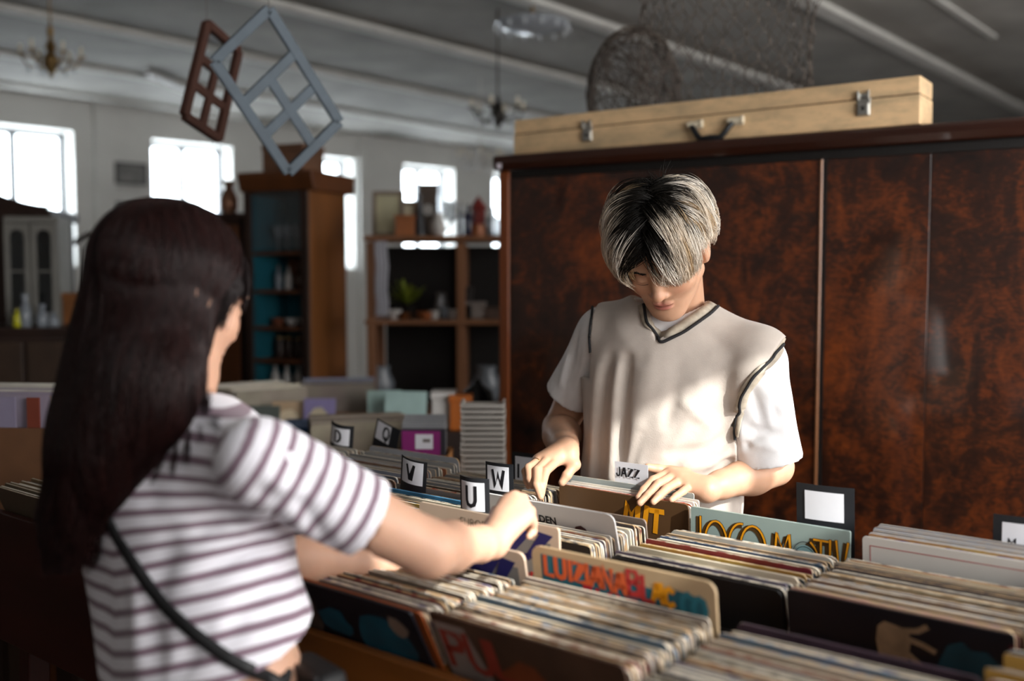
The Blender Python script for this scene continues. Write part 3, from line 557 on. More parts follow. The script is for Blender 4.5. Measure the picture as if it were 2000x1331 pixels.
# --- index cards
def bend(curv, tip=0, h=.2):
    # bowed towards the reader in the middle (curv is the bow in metres at 35 mm from the centre), top curling away by tip
    return lambda x, z, off=0: (x, off - curv*.012*(1-(x/.035)**2) + tip*(z/h)**2, z)
def card(label, u, v, top, w, lean, yaw, text, curv=0.0, tip=0.0, lw=.0075, lh=.04, paper=(.008, .008, .006, .07), border=True, roll=0, ls=0, tx=None, adv=None):
    """black index card with a paper label; height chosen so that it stands on the bin bottom"""
    h = (top-ZB-.002)/math.cos(R(lean)); t = thing('index_card', label, 'index card', rk(u, v+h*math.sin(R(lean)), ZB+.002), rot=(R(lean), R(roll), RA+R(yaw)))
    f = bend(curv, tip, h)
    def sheet(name, x0, x1, z0, z1, off, mat, th=.0006, cut=0):
        n, mz = 8, 8; vs, fs = [], []
        for s in (0, 1):
            for j in range(mz+1):
                for i in range(n+1): x = x0+(x1-x0)*i/n; z = z0+(z1-z0)*j/mz; vs.append(f(x, z, off+(th if s else 0)))
        k = (n+1)*(mz+1); q = lambda s, i, j: s*k+j*(n+1)+i
        for j in range(mz):
            for i in range(n): fs.append((q(0, i, j), q(0, i+1, j), q(0, i+1, j+1), q(0, i, j+1))); fs.append((q(1, i, j), q(1, i, j+1), q(1, i+1, j+1), q(1, i+1, j)))
        for i in range(n): fs.append((q(0, i, 0), q(1, i, 0), q(1, i+1, 0), q(0, i+1, 0))); fs.append((q(0, i, mz), q(0, i+1, mz), q(1, i+1, mz), q(1, i, mz)))
        for j in range(mz): fs.append((q(0, 0, j), q(0, 0, j+1), q(1, 0, j+1), q(1, 0, j))); fs.append((q(0, n, j), q(1, n, j), q(1, n, j+1), q(0, n, j+1)))
        me = bpy.data.meshes.new(name); me.from_pydata(vs, [], fs); me.materials.append(mat); return link(name, me, t, smooth=True)
    pw = M('label_paper', '#e4e4ea', .55, .03, 20)
    sheet('card', -w/2, w/2, 0, h, 0, M('black_card', '#1c1e22', .5, .1) if border else pw)
    if border: pl = sheet('paper_label', -w/2+paper[0], w/2-paper[1], h-paper[3], h-paper[2], -.0009, pw)
    if text:
        wd = sum(max(p[0] for l in FONT[c] for p in l)+.18 for c in text)-.18
        letters(text, (-wd*lh/2 if tx is None else tx), (h-paper[2]-(paper[3]-paper[2])/2-lh/2) if border else h-.012-lh, lh, lw, parent=t, mat=blk, name='letter', fmap=lambda a, c: f(a, c, -.0014), slant=ls, adv=adv)
    return t
card('black edged index card with the letter U beside the hand of the woman', -1.200, 1.395, 1.131, .070, 2, 2, 'U', .9, lw=.0068, lh=.036, paper=(.008, .008, .008, .062))
card('black edged index card with the letter W behind the U card', -1.3286, 1.625, 1.109, .072, 2, 4, 'W', .35, lw=.0066, lh=.034, paper=(.006, .010, .007, .060))
card('curled index card with the letter V left of the U card', -1.575, 1.565, 1.108,   .076, 4, 2, 'V', .8, lw=.0064, lh=.032, paper=(.009, .007, .004, .056), roll=8)
card('curled index card with the letter D against the shoulder of the woman', -2.115, 1.812, 1.112, .078, 6, 10, 'D', 1.3, lw=.006, lh=.034, paper=(.008, .008, .010, .058), roll=10)
card('black index card with the letter Q left of the cardboard box', -2.075, 1.905, 1.120, .088, 4, 4, 'Q', .1, lw=.006, lh=.036, paper=(.006, .03, .004, .056), roll=18)
card('black edged index card half covered by the ring hand of the man', -1.435, 1.858, 1.0865, .080, 0, 6, 'I', .1, lw=.006, lh=.03, paper=(.010, .004, .010, .08), tx=-.022)
card('white index card with the word JAZZ by the hand of the man', -1.103, 1.792, 1.110, .082, 2, 0, 'JAZZ', .0, lw=.0034, lh=.0185, border=False, tx=-.036, adv=.26)
card('black framed blank index card behind the blue green lettered cover', -.671, 1.747, 1.126, .104, 6, 6, '', .12, paper=(.016, .018, .012, .066))
card('black edged index card with the letter M at the right edge of the picture', -.352, 1.815, 1.103, .10, 4, 8, 'M', .1, lw=.0025, lh=.014, paper=(.014, .012, .012, .08), tx=-.026)
# ------------------------------------------------------------------ organic modelling: distance field -> one smooth closed surface
def A3(v): return np.array((v[0], v[1], v[2]), dtype=np.float32)
class Field:
    def __init__(s, lo, hi, h):
        s.lo = A3(lo); s.h = h; s.n = np.ceil((A3(hi)-s.lo)/h).astype(int)+1; s.D = np.full(s.n, .15, np.float32)
    def _win(s, lo, hi, pad):
        i0 = np.maximum(0, np.floor((np.minimum(lo, hi)-pad-s.lo)/s.h).astype(int)); i1 = np.minimum(s.n, np.ceil((np.maximum(lo, hi)+pad-s.lo)/s.h).astype(int)+1)
        if np.any(i1 <= i0): return None, None
        ax = [s.lo[d]+s.h*np.arange(i0[d], i1[d], dtype=np.float32) for d in range(3)]
        return tuple(slice(a, b) for a, b in zip(i0, i1)), (ax[0][:, None, None], ax[1][None, :, None], ax[2][None, None, :])
    def _mix(s, sl, d, k, mode):
        c = s.D[sl]
        if mode == 'add':
            if k <= 0: np.minimum(c, d, out=c); return
            h = np.clip(.5+.5*(c-d)/k, 0, 1); s.D[sl] = c*(1-h)+d*h-k*h*(1-h)
        else:  # carve
            if k <= 0: s.D[sl] = np.maximum(c, -d); return
            h = np.clip(.5-.5*(c+d)/k, 0, 1); s.D[sl] = c*(1-h)-d*h+k*h*(1-h)
    def cone(s, a, b, ra, rb, k=.01, mode='add', flat=None):
        a, b = A3(a), A3(b); sl, P = s._win(np.minimum(a, b), np.maximum(a, b), max(ra, rb)*1.3+k+4*s.h)
        if sl is None: return s
        d = b-a; q = [P[i]-a[i] for i in range(3)]; L = float(d@d)+1e-12
        t = np.clip((q[0]*d[0]+q[1]*d[1]+q[2]*d[2])/L, 0, 1); r = ra+(rb-ra)*t
        e = [q[i]-d[i]*t for i in range(3)]
        if flat is not None:      # flat = (axis, factor): squash the section along an axis
            ax, f = A3(flat[0]), flat[1]; pr = e[0]*ax[0]+e[1]*ax[1]+e[2]*ax[2]; e = [e[i]+ax[i]*pr*(1/f-1) for i in range(3)]
            dist = (np.sqrt(e[0]**2+e[1]**2+e[2]**2)-r)*(f if f < 1 else 1)
        else: dist = np.sqrt(e[0]**2+e[1]**2+e[2]**2)-r
        s._mix(sl, dist, k, mode); return s
    def chain(s, pts, rad, k=.006, **w):
        for i in range(len(pts)-1): s.cone(pts[i], pts[i+1], rad[i], rad[i+1], k, **w)
        return s
    def ell(s, c, r, axes=None, k=.01, mode='add'):
        c = A3(c); r = A3(r); m = float(r.max()); sl, P = s._win(c-m, c+m, k+4*s.h)
        if sl is None: return s
        q = [P[i]-c[i] for i in range(3)]
        if axes is not None: q = [q[0]*a[0]+q[1]*a[1]+q[2]*a[2] for a in axes]
        k0 = np.sqrt((q[0]/r[0])**2+(q[1]/r[1])**2+(q[2]/r[2])**2); k1 = np.sqrt((q[0]/r[0]**2)**2+(q[1]/r[1]**2)**2+(q[2]/r[2]**2)**2)+1e-9
        s._mix(sl, k0*(k0-1)/k1, k, mode); return s
    def grid(s): return [ (s.lo[d]+s.h*np.arange(s.n[d], dtype=np.float32)).reshape([-1 if i == d else 1 for i in range(3)]) for d in range(3)]
    def plane(s, p, n, k=.004):   # keep the side n points away from
        P = s.grid(); p, n = A3(p), A3(n); d = (P[0]-p[0])*n[0]+(P[1]-p[1])*n[1]+(P[2]-p[2])*n[2]; s.D = np.maximum(s.D, d); return s
    def crease(s, pts, amp, w):   # a soft fold along a polyline: positive sinks, negative lifts
        for a, b in zip(pts[:-1], pts[1:]):
            a, b = A3(a), A3(b); sl, P = s._win(np.minimum(a, b), np.maximum(a, b), 3*w)
            if sl is None: continue
            d = b-a; q = [P[i]-a[i] for i in range(3)]; t = np.clip((q[0]*d[0]+q[1]*d[1]+q[2]*d[2])/(float(d@d)+1e-12), 0, 1)
            e2 = sum((q[i]-d[i]*t)**2 for i in range(3)); s.D[sl] += amp*np.exp(-e2/w**2)*(1-.5*np.abs(2*t-1)**2)
        return s
    def noise(s, amp, freq, seed=0, n=5, stretch=(1, 1, 1)):
        g = np.random.default_rng(seed); P = s.grid(); o = 0
        for _ in range(n):
            w = g.normal(size=3)*freq*np.array(stretch); o = o+np.sin(P[0]*w[0]+P[1]*w[1]+P[2]*w[2]+g.uniform(0, 6.28)).astype(np.float32)
        s.D += amp*o/n**.5; return s
    def mesh(s):
        D = s.D; S_ = D < 0; nx, ny, nz = D.shape
        c = np.zeros((nx-1, ny-1, nz-1), np.int8)
        for i in (0, 1):
            for j in (0, 1):
                for k in (0, 1): c += S_[i:nx-1+i, j:ny-1+j, k:nz-1+k]
        I = np.argwhere((c > 0) & (c < 8)); idx = np.full(c.shape, -1, np.int32); idx[tuple(I.T)] = np.arange(len(I))
        acc = np.zeros((len(I), 3), np.float32); cnt = np.zeros(len(I), np.float32)
        val = {o: D[I[:, 0]+o[0], I[:, 1]+o[1], I[:, 2]+o[2]] for o in [(i, j, k) for i in (0, 1) for j in (0, 1) for k in (0, 1)]}
        for a in val:
            for ax in range(3):
                if a[ax]: continue
                b = list(a); b[ax] = 1; b = tuple(b); va, vb = val[a], val[b]; m = (va < 0) != (vb < 0)
                t = np.where(m, va/np.where(m, va-vb, 1), 0); p = np.array(a, np.float32)[None]+np.zeros((len(I), 1), np.float32); p[:, ax] += t
                acc += p*m[:, None]; cnt += m
        V = s.lo+s.h*(I+acc/cnt[:, None]); F = []
        for ax in range(3):
            u, w = [(1, 2), (2, 0), (0, 1)][ax]
            a = [slice(None)]*3; b = [slice(None)]*3; a[ax] = slice(0, -1); b[ax] = slice(1, None)
            sa, sb = S_[tuple(a)], S_[tuple(b)]; E = np.argwhere(sa != sb); fl = sa[tuple(E.T)]
            ok = (E[:, u] > 0) & (E[:, w] > 0) & (E[:, u] < D.shape[u]-1) & (E[:, w] < D.shape[w]-1); E, fl = E[ok], fl[ok]
            def q(du, dw): x = E.copy(); x[:, u] -= du; x[:, w] -= dw; return idx[tuple(x.T)]
            Q = np.stack([q(1, 1), q(0, 1), q(0, 0), q(1, 0)], 1); Q[~fl] = Q[~fl][:, ::-1]; F.append(Q)
        return V, np.concatenate(F)
def smooth_mesh(V, F, it=2, lam=.5):
    E = np.unique(np.sort(np.concatenate([F[:, [0, 1]], F[:, [1, 2]], F[:, [2, 3]], F[:, [3, 0]]]), 1), axis=0)
    deg = np.bincount(E.ravel(), minlength=len(V)).astype(np.float32)[:, None]+1e-6
    for i in range(it*2):
        a = np.zeros_like(V)
        for d in range(3): a[:, d] = np.bincount(E[:, 0], V[E[:, 1], d], len(V))+np.bincount(E[:, 1], V[E[:, 0], d], len(V))
        V = V+(lam if i % 2 == 0 else -lam*1.03)*(a/deg-V)
    return V
def surf(name, chunks, mat, parent, root, attrs=None, it=2, **k):
    Vs, Fs, o = [], [], 0
    for V, F in chunks: Vs.append(smooth_mesh(V, F, it)); Fs.append(F+o); o += len(V)
    V = np.concatenate(Vs); F = np.concatenate(Fs); me = bpy.data.meshes.new(name)
    me.vertices.add(len(V)); me.vertices.foreach_set('co', (V-A3(root)).astype(np.float32).ravel()); me.loops.add(F.size); me.loops.foreach_set('vertex_index', F.astype(np.int32).ravel())
    me.polygons.add(len(F)); me.polygons.foreach_set('loop_start', np.arange(0, F.size, 4, dtype=np.int32)); me.update(calc_edges=True); me.validate()
    me.polygons.foreach_set('use_smooth', [True]*len(me.polygons)); me.materials.append(mat)
    for nm, fn in (attrs or {}).items():
        val = fn(V); ty = 'FLOAT' if val.ndim == 1 else 'FLOAT_COLOR'
        a = me.attributes.new(nm, ty, 'POINT'); a.data.foreach_set('value' if val.ndim == 1 else 'color', val.astype(np.float32).ravel())
    return link(name, me, parent, **k)
def bvh_of(objs):
    vs, fs = [], []
    for o in objs:
        n = len(vs); M_ = Matrix.Translation(o.parent.location if o.parent and o.parent.type == 'EMPTY' else (0, 0, 0)); vs += [M_ @ v.co for v in o.data.vertices]; fs += [[i+n for i in p.vertices] for p in o.data.polygons]
    return BVHTree.FromPolygons(vs, fs)
CAMP = Vector((0, 0, EYE))
def cast(bvh, px, py):
    d = at(px, py, 1)-CAMP; h = bvh.ray_cast(CAMP, d.normalized()); return h[0], h[1]
def band(name, bvh, pix, width, mat, parent, root, lift=.0012, th=.003, n=60, ribs=0, closed=False, pts=None):
    """a strip of knit or strap laid on the cloth along a path"""
    if pts is None:
        pl = [Vector((p[0], p[1], 0)) for p in pix]; L = [0]
        for a, b in zip(pl[:-1], pl[1:]): L.append(L[-1]+(b-a).length)
        pts = []
        for i in range(n+1):
            s = L[-1]*i/n; j = max(0, min(len(pl)-2, next((q for q in range(len(L)-1) if L[q+1] >= s), len(L)-2))); t = (s-L[j])/max(1e-6, L[j+1]-L[j]); p = pl[j].lerp(pl[j+1], t)
            h, nn = cast(bvh, p.x, p.y)
            if h is not None: pts.append((h, nn))
    for _ in range(3):
        pts = [pts[0]]+[((pts[i-1][0]+pts[i][0]*2+pts[i+1][0])/4, (pts[i-1][1]+pts[i][1]*2+pts[i+1][1]).normalized()) for i in range(1, len(pts)-1)]+[pts[-1]]
    vs, fs = [], []
    for i, (p, nn) in enumerate(pts):
        d = (pts[min(i+1, len(pts)-1)][0]-pts[max(i-1, 0)][0]).normalized(); b = d.cross(nn).normalized(); nn = b.cross(d).normalized()
        for s, l in ((-1, lift-.001), (-1, lift+th*.7), (0, lift+th), (1, lift+th*.7), (1, lift-.001)): vs.append(p+b*s*width/2+nn*l-Vector(root))
    for i in range(len(pts)-1):
        for j in range(4): fs.append((i*5+j, i*5+j+1, i*5+j+6, i*5+j+5))
    me = bpy.data.meshes.new(name); me.from_pydata(vs, [], fs); me.materials.append(mat); return link(name, me, parent, smooth='all')
def hair_curves(name, strands, rad, mat, parent, root, cols=None):
    cu = bpy.data.hair_curves.new(name); cu.add_curves([len(s) for s in strands]); n = sum(len(s) for s in strands)
    P = np.concatenate(strands).astype(np.float32)-A3(root); cu.attributes['position'].data.foreach_set('vector', P.ravel()) if 'position' in cu.attributes else cu.position_data.foreach_set('vector', P.ravel())
    r = np.concatenate([rad*np.linspace(1, .25, len(s))**.7 for s in strands]).astype(np.float32)
    a = cu.attributes.get('radius') or cu.attributes.new('radius', 'FLOAT', 'POINT'); a.data.foreach_set('value', r)
    if cols is not None:
        a = cu.attributes.new('tone', 'FLOAT_COLOR', 'POINT'); a.data.foreach_set('color', np.concatenate(cols).astype(np.float32).ravel())
    cu.materials.append(mat); o = bpy.data.objects.new(name, cu); C.objects.link(o); o.parent = parent; return o
def skin_mat(name, col, deep, attr='tint'):
    m = bpy.data.materials.new(name); m.use_nodes = True; nt = m.node_tree; b = nt.nodes['Principled BSDF']; N = nt.nodes.new; Lk = nt.links.new
    an = N('ShaderNodeAttribute'); an.attribute_name = attr; no = N('ShaderNodeTexNoise'); no.inputs['Scale'].default_value = 28; no.inputs['Detail'].default_value = 4
    mp = N('ShaderNodeMapRange'); mp.inputs[3].default_value = .92; mp.inputs[4].default_value = 1.08; Lk(no.outputs[0], mp.inputs[0])
    v = N('ShaderNodeVectorMath'); v.operation = 'SCALE'; Lk(an.outputs['Color'], v.inputs[0]); Lk(mp.outputs[0], v.inputs[3]); Lk(v.outputs[0], b.inputs['Base Color'])
    b.inputs['Roughness'].default_value = .48; b.inputs['Subsurface Weight'].default_value = .12; b.inputs['Subsurface Radius'].default_value = (.012, .004, .002); b.inputs['Subsurface Scale'].default_value = .5
    b.inputs['Specular IOR Level'].default_value = .35
    n2 = N('ShaderNodeTexNoise'); n2.inputs['Scale'].default_value = 260; n2.inputs['Detail'].default_value = 3; bp = N('ShaderNodeBump'); bp.inputs['Strength'].default_value = .12; bp.inputs['Distance'].default_value = .001; Lk(n2.outputs[0], bp.inputs['Height']); Lk(bp.outputs[0], b.inputs['Normal'])
    return m
def hair_mat(name, attr=None, col='#1a0d0c', rough=.38):
    m = bpy.data.materials.new(name); m.use_nodes = True; nt = m.node_tree; b = nt.nodes['Principled BSDF']
    if attr: an = nt.nodes.new('ShaderNodeAttribute'); an.attribute_name = attr; nt.links.new(an.outputs['Color'], b.inputs['Base Color'])
    else: b.inputs['Base Color'].default_value = lin(col)
    b.inputs['Roughness'].default_value = rough; b.inputs['Specular IOR Level'].default_value = .18; return m
def frame(yaw, pitch, roll=0):
    """axes (left, forward, up) of a head whose face points along yaw (0 = away from the camera, clockwise seen from above) and pitches down"""
    y, p = R(yaw), R(pitch); F = Vector((math.sin(y)*math.cos(p), math.cos(y)*math.cos(p), -math.sin(p))); U = Vector((math.sin(y)*math.sin(p), math.cos(y)*math.sin(p), math.cos(p)))
    Lf = U.cross(F)
    if roll: q = Matrix.Rotation(R(roll), 3, F); Lf, U = q @ Lf, q @ U
    return Lf, F, U
def head_field(f, O, ax, s=1.0, fem=False):
    """skull, jaw, nose, lips, lids and ears around head origin O (between the ears)"""
    Lf, F, U = ax; axes = [A3(Lf), A3(F), A3(U)]; g = lambda x, y, z: O+(Lf*x+F*y+U*z)*s
    f.ell(g(0, -.018, .040), (.076*s, .098*s, .084*s), axes, .01); f.ell(g(0, .040, .0), (.064*s, .056*s, .078*s), axes, .03)
    f.ell(g(0, .045, -.055), (.050*s, .045*s, .060*s), axes, .03)
    for q in (-1, 1):
        f.cone(g(q*.056, .0, -.050), g(q*.020, .066, -.104), .020*s, .017*s, .03); f.ell(g(q*.041, .056, -.032), (.026*s, .026*s, .022*s), axes, .025)
        f.ell(g(q*.030, .081, .018), (.026*s, .014*s, .008*s), axes, .014)
    f.ell(g(0, .076, -.108), (.019*s, .016*s, .014*s), axes, .02)
    for q in (-1, 1): f.ell(g(q*.032, .103, -.004), (.019*s, .017*s, .012*s), axes, .016, 'carve')
    for q in (-1, 1):
        f.ell(g(q*.032, .079, -.006), (.0165*s, .0135*s, .0115*s), axes, .004)
        f.cone(g(q*.020, .0905, -.013), g(q*.044, .086, -.012), .0011*s, .0011*s, .002, 'carve')
    f.cone(g(0, .086, .008), g(0, .106, -.034), .007*s, .0095*s, .014); f.ell(g(0, .106, -.037), (.0115*s, .011*s, .0095*s), axes, .008)
    for q in (-1, 1): f.ell(g(q*.0125, .094, -.041), (.0085*s, .0105*s, .0075*s), axes, .005); f.ell(g(q*.0065, .101, -.0475), (.0035*s, .005*s, .003*s), axes, .002, 'carve')
    f.ell(g(0, .090, -.0665), (.0215*s, .009*s, .0058*s), axes, .006); f.ell(g(0, .0885, -.0775), (.0195*s, .010*s, .0068*s), axes, .006)
    f.cone(g(-.022, .091, -.0715), g(0, .100, -.0717), .0013*s, .0015*s, .003, 'carve'); f.cone(g(.022, .091, -.0715), g(0, .100, -.0717), .0013*s, .0015*s, .003, 'carve')
    f.ell(g(0, .097, -.056), (.004*s, .004*s, .008*s), axes, .006, 'carve')
    for q in (-1, 1):
        e = [A3(Lf), A3((F*.96+U*.2).normalized()), A3((U*.96-F*.2).normalized())]
        f.ell(g(q*.084, -.012, -.006), (.0095*s, .020*s, .033*s), e, .006); f.ell(g(q*.0925, -.010, -.002), (.005*s, .011*s, .020*s), e, .004, 'carve'); f.ell(g(q*.078, -.004, -.030), (.006*s, .009*s, .009*s), e, .005)
def head_tint(O, ax, base, lip, s=1.0):
    Lf, F, U = [A3(v) for v in ax]; O = A3(O)
    def fn(V):
        q = (V-O)/s; x, y, z = q@Lf, q@F, q@U; c = np.tile(np.array(base, np.float32), (len(V), 1)); near = (np.abs(x) < .1) & (np.abs(y) < .14) & (np.abs(z) < .16)
        def blend(mask, col): 
            m = (mask*near)[:, None]; c[:, :3] = c[:, :3]*(1-m)+np.array(col[:3], np.float32)*m
        blend(np.exp(-(((x)/.02)**4+((z+.072)/.0105)**4))*(y > .07), lip)
        red = [base[0]*.98, base[1]*.74, base[2]*.66]
        for k in (-1, 1):
            blend(.45*np.exp(-(((x-k*.042)/.02)**2+((z+.034)/.016)**2))*(y > .03), red); blend(.35*np.exp(-(((x-k*.08)/.016)**2+((z)/.03)**2))*(np.abs(y) < .04), red)
        blend(.4*np.exp(-((x/.016)**2+((z+.038)/.014)**2))*(y > .085), red)
        blend(.9*np.exp(-((z+.0715)/.0016)**2)*(np.abs(x) < .022)*(y > .085), [base[0]*.28, base[1]*.15, base[2]*.14])
        return c
    return fn
def hand_field(f, wrist, fingers, thumb, rs=1.0, palm_r=.0155, k=.006):
    """fingers: four lists of joints (knuckle, middle, end joint, tip) from index to little; thumb: (root, knuckle, joint, tip)"""
    fr = [.0088, .0092, .0086, .0074]
    for i, j in enumerate(fingers):
        r = fr[i]*rs; f.cone(wrist, j[0], .019*rs, .0118*rs, .014)
        f.chain(j, [r*1.22, r*1.06, r*.96, r*.78], .0035)
    for a, b in zip(fingers[:-1], fingers[1:]):
        m = (a[0]+b[0])/2; w = wrist.lerp(m, .45); f.cone(w, m, .0165*rs, .0105*rs, .010)
    f.cone(wrist, thumb[0], .018*rs, .0165*rs, .012); f.cone(thumb[0], thumb[1], .0165*rs, .0118*rs, .010); f.chain(thumb[1:], [.0112*rs, .0102*rs, .0082*rs], .004)
    f.cone(thumb[1], fingers[0][0].lerp(wrist, .35), .008*rs, .010*rs, .014)
def nail(name, tip, prev, n, r, parent, root, mat):
    d = (tip-prev).normalized(); n = (n-d*n.dot(d)).normalized(); b = d.cross(n); vs, fs = [], []
    for i in range(5):
        for j in range(5):
            u, v = (i-2)/2, (j-2)/2; w = r*.74*(1-.12*max(0, v)**2); q = tip+d*(v*r*.62-r*.05)+b*u*w+n*(r*.80-.26*r*u*u*1.4-.22*r*max(0, v)**2); vs.append(q-Vector(root))
    for i in range(4):
        for j in range(4): fs.append((i*5+j, i*5+j+1, i*5+j+6, i*5+j+5))
    me = bpy.data.meshes.new(name); me.from_pydata(vs, [], fs); me.materials.append(mat); return link(name, me, parent, smooth='all')
# ------------------------------------------------------------------ the man
MR = Vector((.40, 2.30, 0)); fd = Vector((-.375, -.927, 0)).normalized(); ld = Vector((.927, -.375, 0)).normalized()
man = thing('person', 'man with dark rooted blond hair in a beige sweater vest browsing records', 'person', MR)
skinM = (.54, .305, .195, 1); sh_r, sh_l = at(1182, 655, 2.28), at(1468, 702, 2.11)
el_r, el_l = at(1093, 836, 2.39), at(1512, 912, 2.15); wr_r, wr_l = at(1106, 878, 2.15), at(1380, 957, 2.03)
# head, neck
HO = at(1297, 490, 2.09); HX = frame(180+22, 40, 3); f = Field(HO-Vector((.16, .17, .24)), HO+Vector((.20, .26, .17)), .0024)
head_field(f, HO, HX); nb = Vector((.365, 2.225, 1.40))
f.cone(HO-HX[1]*.035-HX[2]*.06, nb, .056, .060, .03); f.cone(HO-HX[1]*.05-HX[2]*.02, nb+Vector((.01, .02, .03)), .05, .056, .03)
f.cone(HO+HX[0]*.05-HX[2]*.06, nb+ld*.02-Vector((0, 0, .02)), .012, .014, .02)
ch = [f.mesh()]
# right hand (his), resting on the record tops
P = at; rf = [[P(1087, 901, 2.11), P(1066, 921, 2.065), P(1060, 946, 2.04), P(1058, 966, 2.03)], [P(1073, 896, 2.115), P(1050, 919, 2.065), P(1048.5, 947, 2.035), P(1056, 971, 2.02)],
    [P(1059, 897, 2.12), P(1033, 914, 2.08), P(1035, 936, 2.06), P(1040, 950, 2.05)], [P(1049, 901, 2.125), P(1026, 921, 2.095), P(1028, 939, 2.075), P(1032, 951, 2.065)]]
rt = [P(1114, 889, 2.13), P(1122, 908, 2.115), P(1107, 929, 2.10), P(1098, 943, 2.095)]
def arm_field(el, wr, fing, th, h=.0019):
    pts = [el, wr]+[q for j in fing for q in j]+th; lo = Vector([min(p[i] for p in pts)-.07 for i in range(3)]); hi = Vector([max(p[i] for p in pts)+.07 for i in range(3)])
    f = Field(lo, hi, h); m = el.lerp(wr, .35); f.cone(el, m, .043, .0415, .02); f.cone(m, el.lerp(wr, .8), .0415, .029, .02); f.cone(el.lerp(wr, .8), wr, .029, .0255, .012); hand_field(f, wr, fing, th); return f
f = arm_field(el_r, wr_r, rf, rt); ch.append(f.mesh())
lf = [[P(1308, 924, 2.075), P(1275, 939, 2.05), P(1257, 958, 2.03), P(1247, 972, 2.018)], [P(1319, 930, 2.06), P(1286, 946, 2.03), P(1266, 968, 2.01), P(1250, 983, 2.0)],
    [P(1331, 938, 2.045), P(1301, 956, 2.012), P(1287, 970, 1.992), P(1276, 981, 1.982)], [P(1344, 952, 2.03), P(1334, 960, 2.0), P(1320, 970, 1.985), P(1311, 977, 1.975)]]
lt = [P(1335, 930, 2.075), P(1310, 921, 2.095), P(1286, 917, 2.09), P(1265, 913, 2.085)]
f = arm_field(el_l, wr_l, lf, lt); ch.append(f.mesh())
# trunk, upper arms, legs (under the clothes)
f = Field((-.02, 1.86, .0), (.78, 2.66, 1.46), .011); tc_ = Vector((.345, 2.205, 1.25)); ax3 = [A3(ld), A3(fd), A3((0, 0, 1))]
f.ell(tc_, (.15, .095, .2), ax3, .03); f.ell((.345, 2.22, 1.05), (.14, .1, .17), ax3, .04); f.ell((.36, 2.25, .93), (.155, .11, .13), ax3, .04)
f.cone(nb, sh_r, .05, .05, .03); f.cone(nb, sh_l, .05, .05, .03); f.cone(sh_r, el_r, .05, .04, .02); f.cone(sh_l, el_l, .05, .04, .02)
for s, q in ((-1, .0), (1, .03)):
    hp = Vector((.36, 2.25, .9))+ld*s*.085; kn = Vector((.37, 2.24, .48))+ld*s*.1; an = Vector((.39, 2.30, .09))+ld*s*.11; f.cone(hp, kn, .08, .055, .03); f.cone(kn, an, .055, .04, .02); f.cone(an, an+fd*.14-Vector((0, 0, .045)), .04, .035, .02)
ch.append(f.mesh())
skin = skin_mat('skin_light_tan', skinM, None)
surf('body', ch, skin, man, MR, {'tint': head_tint(HO, HX, skinM, (.40, .135, .105))})
m_nail = M('nail', '#d9b3a4', .3, .02)
for j, r in zip(lf, (.0070, .0074, .0070, .0060)): nail('fingernail', j[3], j[2], (CAMP-j[3]).normalized()*.6+Vector((0, 0, 1)), r, man, MR, m_nail)
nail('fingernail', lt[3], lt[2], Vector((-.2, -.7, .6)), .0082, man, MR, m_nail)
for j, r in zip(rf[:2], (.0070, .0074)): nail('fingernail', j[3], j[2], (CAMP-j[3]).normalized()+Vector((.2, 0, .1)), r, man, MR, m_nail)
nail('fingernail', rt[3], rt[2], (CAMP-rt[3]).normalized(), .0085, man, MR, m_nail)
# ring on the ring finger of the right hand
q = rf[2][0].lerp(rf[2][1], .42); d = (rf[2][1]-rf[2][0]).normalized(); a = d.orthogonal().normalized(); b_ = d.cross(a); g = B()
g.tube([q+(a*math.cos(t)+b_*math.sin(t))*.0101-MR for t in np.linspace(0, 2*math.pi, 25)[:-1]], .0011, 6, close=True); g.build('ring', M('gold_ring', '#c9a05a', .25, 0, metal=1), man, smooth='all')
VFOLDS = [([(1226, 700), (1216, 790), (1206, 930)], .016, .013), ([(1190, 700), (1178, 800), (1168, 930)], .012, .015), ([(1207, 720), (1192, 930)], -.008, .013), ([(1256, 730), (1236, 930)], -.007, .016),
    ([(1166, 720), (1150, 930)], -.006, .012), ([(1325, 700), (1312, 850)], .005, .022), ([(1400, 690), (1330, 800), (1296, 890)], -.006, .022), ([(1420, 780), (1360, 845), (1310, 905)], .008, .017), ([(1350, 760), (1290, 900)], .005, .016),
    ([(1432, 845), (1380, 880), (1310, 888)], .013, .012), ([(1432, 878), (1390, 905), (1340, 912)], -.010, .012), ([(1425, 900), (1380, 930)], .008, .010), ([(1318, 775), (1300, 830)], .007, .012), ([(1340, 790), (1385, 830)], -.006, .014),
    ([(1250, 850), (1230, 930)], .007, .012), ([(1272, 700), (1262, 800)], -.005, .018), ([(1200, 620), (1235, 690)], -.004, .02), ([(1430, 700), (1400, 800)], .005, .018), ([(1380, 650), (1420, 690)], .004, .02)]
TFOLDS = [([(1128, 650), (1108, 750)], .008, .010), ([(1146, 680), (1128, 770)], -.006, .009), ([(1110, 700), (1095, 750)], -.005, .009), ([(1470, 838), (1520, 850)], .010, .011), ([(1462, 862), (1515, 876)], -.007, .009), ([(1505, 700), (1518, 830)], .006, .013),
    ([(1470, 770), (1496, 840)], .008, .010), ([(1535, 740), (1542, 860)], -.005, .013), ([(1450, 872), (1490, 852)], .008, .009), ([(1485, 745), (1525, 800)], -.005, .012), ([(1445, 830), (1450, 880)], -.006, .010)]
